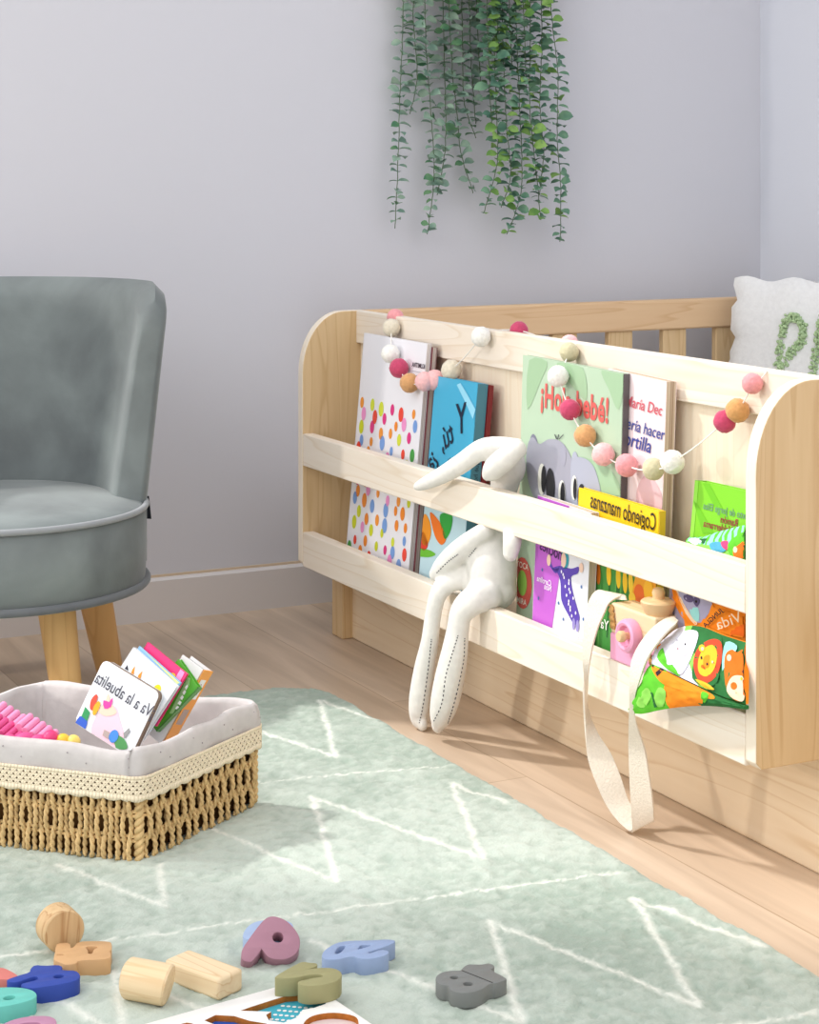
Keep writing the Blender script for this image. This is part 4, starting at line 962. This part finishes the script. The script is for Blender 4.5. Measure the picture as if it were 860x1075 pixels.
MB().obox(a-w_-UP*.0003,b_-a,w_*2,UP*.0005).build('groove',flat((60,58,56),.8),g18,label='dark groove between the digits')
A=(325,975,8.6)
solid(Zp([(118,235),(130,205),(180,165),(240,130),(320,113),(400,107),(500,107),(600,102),(700,96),(768,103),(765,118),(715,143),(640,172),(560,196),(524,207),(528,221),(560,219),(620,196),(680,189),(712,205),(705,225),(640,250),(560,265),(480,268),(430,255),(410,245),(340,250),(280,268),(200,276),(140,268),(118,252)],*A),
  [Zp([(225,226),(222,205),(255,160),(300,146),(332,150),(328,170),(295,208),(250,230)],*A),Zp([(420,190),(452,146),(480,142),(578,144),(520,166),(462,182)],*A)],.0133,Z0,paint((146,164,198)),'number_block','pale blue wooden number twenty behind the olive five')
A=(240,955,6.615)
solid(Zp([(100,175),(130,120),(180,85),(250,72),(330,69),(400,75),(442,95),(446,130),(400,180),(300,210),(200,215),(115,200)],*A),[],.0135,Z0,paint((160,180,212)),'number_block','pale periwinkle number block half hidden under the mauve nine')
def leaning9():
    P=onz(268,1013,Z0+.004); n=(-FW*.62+UP*.76+RT*.10).normalized(); u=(RT-n*RT.dot(n)).normalized(); v=n.cross(u)
    def loc(pts,it): return chaikin([((onpl(x,y,P,n)-P).dot(u),(onpl(x,y,P,n)-P).dot(v)) for x,y in Zp(pts,*A)],it)
    O=loc([(95,345),(105,310),(150,245),(200,175),(250,115),(290,92),(340,97),(400,122),(455,178),(489,235),(489,300),(460,352),(400,382),(330,385),(275,368),(240,318),(226,304),(212,335),(165,392),(150,403),(110,396),(95,375)],2); Hh=loc(ov(343,235,46,43),2)
    vs,fs=curve_mesh([O,Hh],.0062,.0008)
    o=MB().add([P+u*q.x+v*q.y+n*(q.z-.0065) for q in vs],fs).build('number_block',paint((164,120,136)),None,ang=35,recalc=True)
    lo=min(v.co.z for v in o.data.vertices); dz=max(0,Z0-.003-lo)
    for v in o.data.vertices: v.co.z+=dz
    tag(o,'mauve wooden number nine leaning on the periwinkle block','toy block',NB)
leaning9()
A=(0,975,6.615)
solid(Zp([(378,200),(385,170),(395,110),(410,100),(482,96),(487,136),(515,128),(545,90),(640,85),(755,88),(772,100),(772,145),(754,156),(768,170),(760,206),(650,212),(540,218),(525,240),(460,248),(430,235),(380,215)],*A),
  [Zp([(390,173),(452,173),(452,183),(390,183)],*A),Zp([(588,130),(600,119),(680,119),(684,128),(652,145),(646,175),(604,173),(608,150)],*A)],.0127,Z0,paint((206,164,118)),'number_block','tan brown wooden number block with a keyhole opening beside the round wooden one',sm=1)
solid(Zp([(53,352),(130,325),(213,302),(216,275),(245,251),(310,258),(400,251),(432,265),(415,282),(450,290),(520,290),(552,315),(546,345),(500,365),(400,385),(290,402),(210,412),(150,392),(160,378),(265,355),(270,332),(240,326),(170,350),(110,370),(58,364)],*A),
  [Zp(ov(408,330,43,15,-.1),*A)],.0128,Z0,paint((50,74,160)),'number_block','royal blue wooden number block touching the tan brown one',sm=1)
solid(Zp([(-150,420),(0,407),(130,407),(220,424),(254,455),(240,482),(150,512),(0,542),(-150,547)],*A),[Zp(ov(65,478,50,18,-.15),*A)],.0125,Z0,paint((108,194,182)),'number_block','turquoise wooden number block at the bottom left edge of the rug')
solid(Zp([(10,668),(80,635),(180,610),(320,603),(380,622),(392,660),(300,740),(0,740)],*A),[Zp([(100,667),(180,646),(290,645),(285,668),(200,690)],*A)],.0120,Z0,paint((188,136,164)),'number_block','dusty pink wooden number block below the turquoise one')
solid(Zp([(-100,298),(-10,271),(30,272),(128,326),(112,346),(50,350),(0,346),(-100,352)],*A),[],.0115,Z0,paint((212,124,116)),'number_block','coral wooden number block peeking out behind the royal blue one')
# plain wooden blocks
WB='plain wooden blocks on the rug'
dk=onz(60,1000,Z0); ax=(-FW*.82+RT*.46+UP*.02).normalized(); R_=.0165; cen=onz(62,1000,Z0)+UP*(R_*.95+.0025)
o=MB().lathe([(0,-.011),(R_-.001,-.011),(R_,-.010),(R_,.010),(R_-.001,.011),(0,.011)],cen+FW*.004,ax,40).build('wooden_cylinder',wood('disc_wood',(226,196,150),(176,130,84),sc=2.2,contrast=1.1,dirv=(RT*.12+UP)),None); tag(o,'short round wooden block standing on edge behind the tan number block','toy block',WB)
a0=onz(134,1054,Z0); a1=onz(176,1055,Z0); axd=(RT*.92-FW*.38).normalized(); R_=.0148; c0=(onz(154,1055,Z0))+UP*R_+FW*.006
prof=[(0,-.0165),(R_-.0012,-.0165),(R_,-.0153),(R_,.0153),(R_-.0012,.0165),(0,.0165)]
mb=MB().lathe(prof,(0,0,0),axd,40)
mb.v=[tuple(V(v)+axd*(max(0,V(v).dot(axd))*.35*(V(v).dot(UP)/R_*.5-FW.dot(V(v))/R_*.6))+c0) for v in mb.v]
o=mb.build('wooden_cylinder',wood('roller_wood',(238,216,178),(212,176,128),sc=2.2,dirv=axd,contrast=.8),None); tag(o,'thick wooden roller lying on its side left of the flat wooden plank','toy block',WB)
pz=.0165; tp=[onz(x,y,Z0+pz) for x,y in ((172.5,1007),(199,996),(256.5,1017),(229,1028))]
u=((tp[3]-tp[0])+(tp[2]-tp[1]))*.5; v=((tp[1]-tp[0])+(tp[2]-tp[3]))*.5; v=v-u.normalized()*v.dot(u.normalized())*.9
o=MB().obox(tp[0]-UP*pz,u,v,UP*pz).build('wooden_plank',wood('plank_wood',(240,222,188),(212,176,130),sc=1.3,dirv=u),None,bevel=.0025,seg=3); tag(o,'flat rectangular wooden block lying between the roller and the mauve nine','toy block',WB)
# puzzle tray
tray=thing('puzzle_board','white wooden number puzzle board with cut-out recesses at the bottom of the rug','puzzle',tuple(onz(290,1075,Z0)))
zt3=Z0+.009
def g(x,y): p=onz(x,y,zt3); return (p.x,p.y)
cA=V(g(319,1028)).to_2d(); e1=(V(g(163,1072)).to_2d()-cA).normalized(); e2=V((-e1.y,e1.x)); 
if e2.dot(V(g(412,1076)).to_2d()-cA)<0: e2=-e2
c4=[cA,cA+e1*.26,cA+e1*.26+e2*.2,cA+e2*.2]
def rc4(ins,r=.012):
    P=[]; 
    for i in range(4):
        p=c4[i]; a=(c4[i-1]-p).normalized(); b_=(c4[(i+1)%4]-p).normalized(); p=p+(a+b_)*ins
        for k in range(6): s=k/5; P.append(tuple((p+a*r)*(1-s)**2+p*2*s*(1-s)+(p+b_*r)*s*s))
    return P
H1=[g(*q) for q in ((251,1061),(262,1057),(287,1049),(300,1045),(322,1043),(345,1046),(342,1054),(330,1058),(318,1060),(312,1068),(298,1073.5),(282,1071),(279,1065),(284,1062))]
H2=[g(*q) for q in ((214,1071),(226,1065),(246,1066),(262,1071),(280,1074),(292,1082),(262,1096),(230,1092),(236,1080))]
H3=[tuple(a) for a in spl([g(*q) for q in ((318,1075),(328,1066),(350,1062.5),(372,1066),(377,1074),(372,1084),(346,1090),(322,1084))],4)]
H4=[tuple(a) for a in spl([g(*q) for q in ((180,1082),(196,1073),(212,1080),(200,1094))],4)]
vs,fs=curve_mesh([rc4(0),H1,H2,H3,H4],.0025-.0003,.0003)
CUT=flat((176,106,44),.6,.2,.2,200); WHT=flat((236,234,230),.5,.3)
mb=MB().add([V((v.x,v.y,zt3-.0025+v.z)) for v in vs],fs)
mb.m=[0 if all(abs(mb.v[i][2]-zt3)<.0004 for i in f) else 1 for f in mb.f]
mb.build('top_board',[WHT,CUT],tray,ang=30,recalc=True)
bs=MB().prism([(p[0],p[1],Z0) for p in rc4(0)],(0,0,.004),0); zi=Z0+.0042
def patch(pts,mi,z=zi): bs.add([V((p[0],p[1],z)) for p in pts],[tuple(range(len(pts))) if sum(pts[i][0]*pts[(i+1)%len(pts)][1]-pts[(i+1)%len(pts)][0]*pts[i][1] for i in range(len(pts)))>0 else tuple(range(len(pts)))[::-1]],mi)
def grow(H,k=1.12): cx=sum(p[0] for p in H)/len(H); cy=sum(p[1] for p in H)/len(H); return [(cx+(p[0]-cx)*k,cy+(p[1]-cy)*k) for p in H]
patch(grow(H1),2); patch(grow(H2),3); patch(grow(H3),4); patch(grow(H4),5)
for r in range(5):
    for k in range(6):
        x,y=g(297+k*6-r*4,1049.5+r*4.6+k*.5); patch([(x+.0016*math.cos(a),y+.0016*math.sin(a)) for a in [i*math.pi/5 for i in range(10)]],0,zi+.0003)
bs.build('base_board',[WHT,CUT,flat((64,170,190),.5),flat((40,84,170),.5),flat((222,204,200),.5),flat((214,120,70),.5)],tray,ang=30,label='printed base showing through the cut-outs')
# olive five resting on the board
A=(240,955,6.615)
solid(Zp([(326,465),(380,430),(480,375),(520,360),(560,370),(612,371),(610,390),(560,405),(538,416),(600,407),(640,404),(720,404),(772,425),(784,450),(764,485),(700,510),(620,523),(540,527),(486,512),(488,496),(540,485),(600,472),(655,466),(664,455),(640,446),(590,446),(540,452),(490,465),(395,474),(330,470)],*A),[],.0139,zt3,paint((154,150,108)),'number_block','olive green wooden number five resting on the corner of the puzzle board')

# ------------------------------------------------------------------ hanging plant
plant=thing('hanging_plant','trailing artificial eucalyptus with grey-green vines hanging on the back wall','plant',(1.39,2.50,.93))
def leafmat(a,b_):
    m,nt,b=newmat('leaf'); N=nt.nodes; L=nt.links; tc=N.new('ShaderNodeTexCoord'); n=N.new('ShaderNodeTexNoise'); n.inputs['Scale'].default_value=45; L.new(tc.outputs['Object'],n.inputs['Vector'])
    r=N.new('ShaderNodeValToRGB'); r.color_ramp.elements[0].position=.35; r.color_ramp.elements[0].color=lin(a); r.color_ramp.elements[1].position=.65; r.color_ramp.elements[1].color=lin(b_); L.new(n.outputs['Fac'],r.inputs['Fac']); L.new(r.outputs['Color'],b.inputs['Base Color'])
    b.inputs['Roughness'].default_value=.6; b.inputs['Specular IOR Level'].default_value=.25; return m
LG=[leafmat((112,142,128),(152,176,156)),leafmat((64,112,84),(110,150,108))]; LB=[leafmat((78,118,100),(120,158,128)),leafmat((96,140,70),(140,176,96))]; STEM=flat((92,112,84),.8)
def vine(pts, side, dens=1.0, big=1.0):
    Y=2.522 if side==0 else 2.492
    Q=[ony(x,y,Y-random.uniform(0,.012)) for x,y in pts]; S=[V(p) for p in spl([tuple(q) for q in Q],10,False)]
    mb=MB(); mb.tube([q+V((random.uniform(-.0007,.0007),0,0)) for q in S],.0007,5,2)
    acc=0; nxt=0; rot=random.uniform(0,3)
    for i in range(1,len(S)):
        seg=(S[i]-S[i-1]); L_=seg.length
        while nxt<=acc+L_:
            p=S[i-1]+seg*((nxt-acc)/L_); f=i/len(S)
            for sd in (0,1):
                a=rot+sd*math.pi+random.uniform(-.3,.3); d=(V((math.cos(a),math.sin(a)*.75,random.uniform(-.35,.25)))).normalized()
                ln_=random.uniform(.0125,.0205)*big*(1-.35*max(0,f-.75)*4*.8)*(1.25 if random.random()<.15 else 1); wd=ln_*random.uniform(.34,.48)
                upv=V((0,0,1))*random.uniform(.45,.9)+V((random.uniform(-.6,.6),random.uniform(-1.0,.1),0)); s_=d.cross(upv).normalized(); n_=s_.cross(d).normalized()
                P_=[p]; prof=[(.18,.55),(.42,.98),(.68,.9),(.88,.5)]
                for t_,w_ in prof:
                    c=p+d*(ln_*t_)+n_*(ln_*.10*math.sin(t_*3)); P_+= [c-s_*wd*w_+n_*wd*.25,c,c+s_*wd*w_+n_*wd*.25]
                P_.append(p+d*ln_-n_*ln_*.03)
                F=[(0,2,1),(0,3,2)]
                for r in range(3):
                    b0=1+3*r; F+=[(b0,b0+1,b0+4,b0+3),(b0+1,b0+2,b0+5,b0+4)]
                F+=[(10,11,13),(11,12,13)]
                mb.add(P_,F,1 if random.random()<.25 else 0)
            rot+=math.pi/2+random.uniform(-.3,.3); nxt+=random.uniform(.0085,.0125)/dens
        acc+=L_
    mats=(LG if side==0 else LB)+[STEM]
    mb.build('vine',mats,plant,ang=180)
T=-32
for p,s,d,bg in [([(424,T),(423,30),(420,100),(418,170),(415,240)],0,.9,1),([(436,T),(434,20),(438,80),(430,120)],0,.9,1.1),([(446,T),(447,40),(452,110),(456,180),(449,246)],0,.95,1),([(465,T),(466,50),(468,110),(467,160),(459,205)],0,.9,1.1),
  ([(484,T),(486,60),(488,110),(500,145)],0,.9,1.0),([(470,T),(474,60),(480,120),(484,160),(497,203)],0,.8,1.1),([(500,T),(502,40),(505,95)],0,.9,1),([(492,T),(495,70),(500,130)],0,.8,1.1),
  ([(517,T),(519,40),(521,110),(522,170),(508,224)],1,1.0,1),([(527,T),(528,50),(532,130),(536,185),(526,218)],1,1.0,1.05),([(541,T),(543,50),(546,120),(548,190),(541,224),(532,246)],1,1.0,1.05),
  ([(556,T),(557,50),(556,110),(562,170),(568,231)],1,.95,1),([(568,T),(569,50),(567,110),(571,160),(566,205)],1,.95,1.05),([(576,T),(580,25),(586,80),(585,140),(589,200),(588,254)],1,.85,1.05),([(511,T),(513,60),(516,130)],1,1.0,1.1),([(533,T),(536,30),(538,80)],1,1.1,1.2),([(549,T),(551,40),(553,90)],1,1.0,1.1),([(521,T),(523,30),(526,75)],1,1.1,1.2)]:
    vine(p,s,d,bg)
MB().lathe([(0,.0),(.05,0),(.06,.01),(.068,.07),(.07,.075),(.064,.075),(.06,.06),(0,.06)],(1.36,2.472,.935),n=32).build('pot',flat((240,238,234),.5),plant)
MB().box((1.25,2.46,.925),(1.55,2.544,.936)).build('wall_shelf',PINE_X,plant,bevel=.002)

# ------------------------------------------------------------------ light
sun=bpy.data.lights.new('sun','SUN'); sun.energy=2.5; sun.angle=math.radians(3.0); sun.color=(1,.97,.94)
so=bpy.data.objects.new('sun',sun); C.objects.link(so); so.location=(-.6,3.6,2.6)
so.rotation_euler=V((.61,-.64,-1.0)).to_track_quat('-Z','Y').to_euler()
wd=bpy.data.worlds.new('sky'); bpy.context.scene.world=wd; wd.use_nodes=True; bg=wd.node_tree.nodes['Background']; bg.inputs['Color'].default_value=(.97,.98,1.0,1)
_n=wd.node_tree.nodes; _l=wd.node_tree.links; _t=_n.new('ShaderNodeTexCoord'); _s=_n.new('ShaderNodeSeparateXYZ'); _m=_n.new('ShaderNodeMapRange')
_m.inputs['From Min'].default_value=-.1; _m.inputs['From Max'].default_value=.9; _m.inputs['To Min'].default_value=.86; _m.inputs['To Max'].default_value=1.46
_l.new(_t.outputs['Generated'],_s.inputs[0]); _l.new(_s.outputs['Z'],_m.inputs['Value']); _l.new(_m.outputs['Result'],bg.inputs['Strength'])
_x=bg
def area(loc,target,size,power,col=(1,1,1),nm='fill'):
    l=bpy.data.lights.new('fill','AREA'); l.size=size; l.energy=power; l.color=col; o=bpy.data.objects.new('fill',l); C.objects.link(o); o.location=loc; o.rotation_euler=(V(target)-V(loc)).to_track_quat('-Z','Y').to_euler()
area((-1.2,.6,1.9),(1.0,1.7,.2),1.2,16,(1,.98,.95))
area((-.60,2.26,.60),(1.0,1.5,.28),.10,7,(1,.95,.88))
# ------------------------------------------------------------------ camera
cam=bpy.data.cameras.new('camera'); co_=bpy.data.objects.new('camera',cam); C.objects.link(co_)
co_.location=EYE; co_.rotation_euler=(math.pi/2,0,-YAW)
cam.sensor_fit='VERTICAL'; cam.sensor_height=36; cam.lens=FPX/1075*36; cam.shift_y=-(537.5-HY)/1075; cam.clip_start=.01
bpy.context.scene.camera=co_
vs_=bpy.context.scene.view_settings; vs_.view_transform='Standard'; vs_.look='None'; vs_.exposure=0; vs_.gamma=1
for o in bpy.data.objects:
    if '_w' in o: del o['_w']
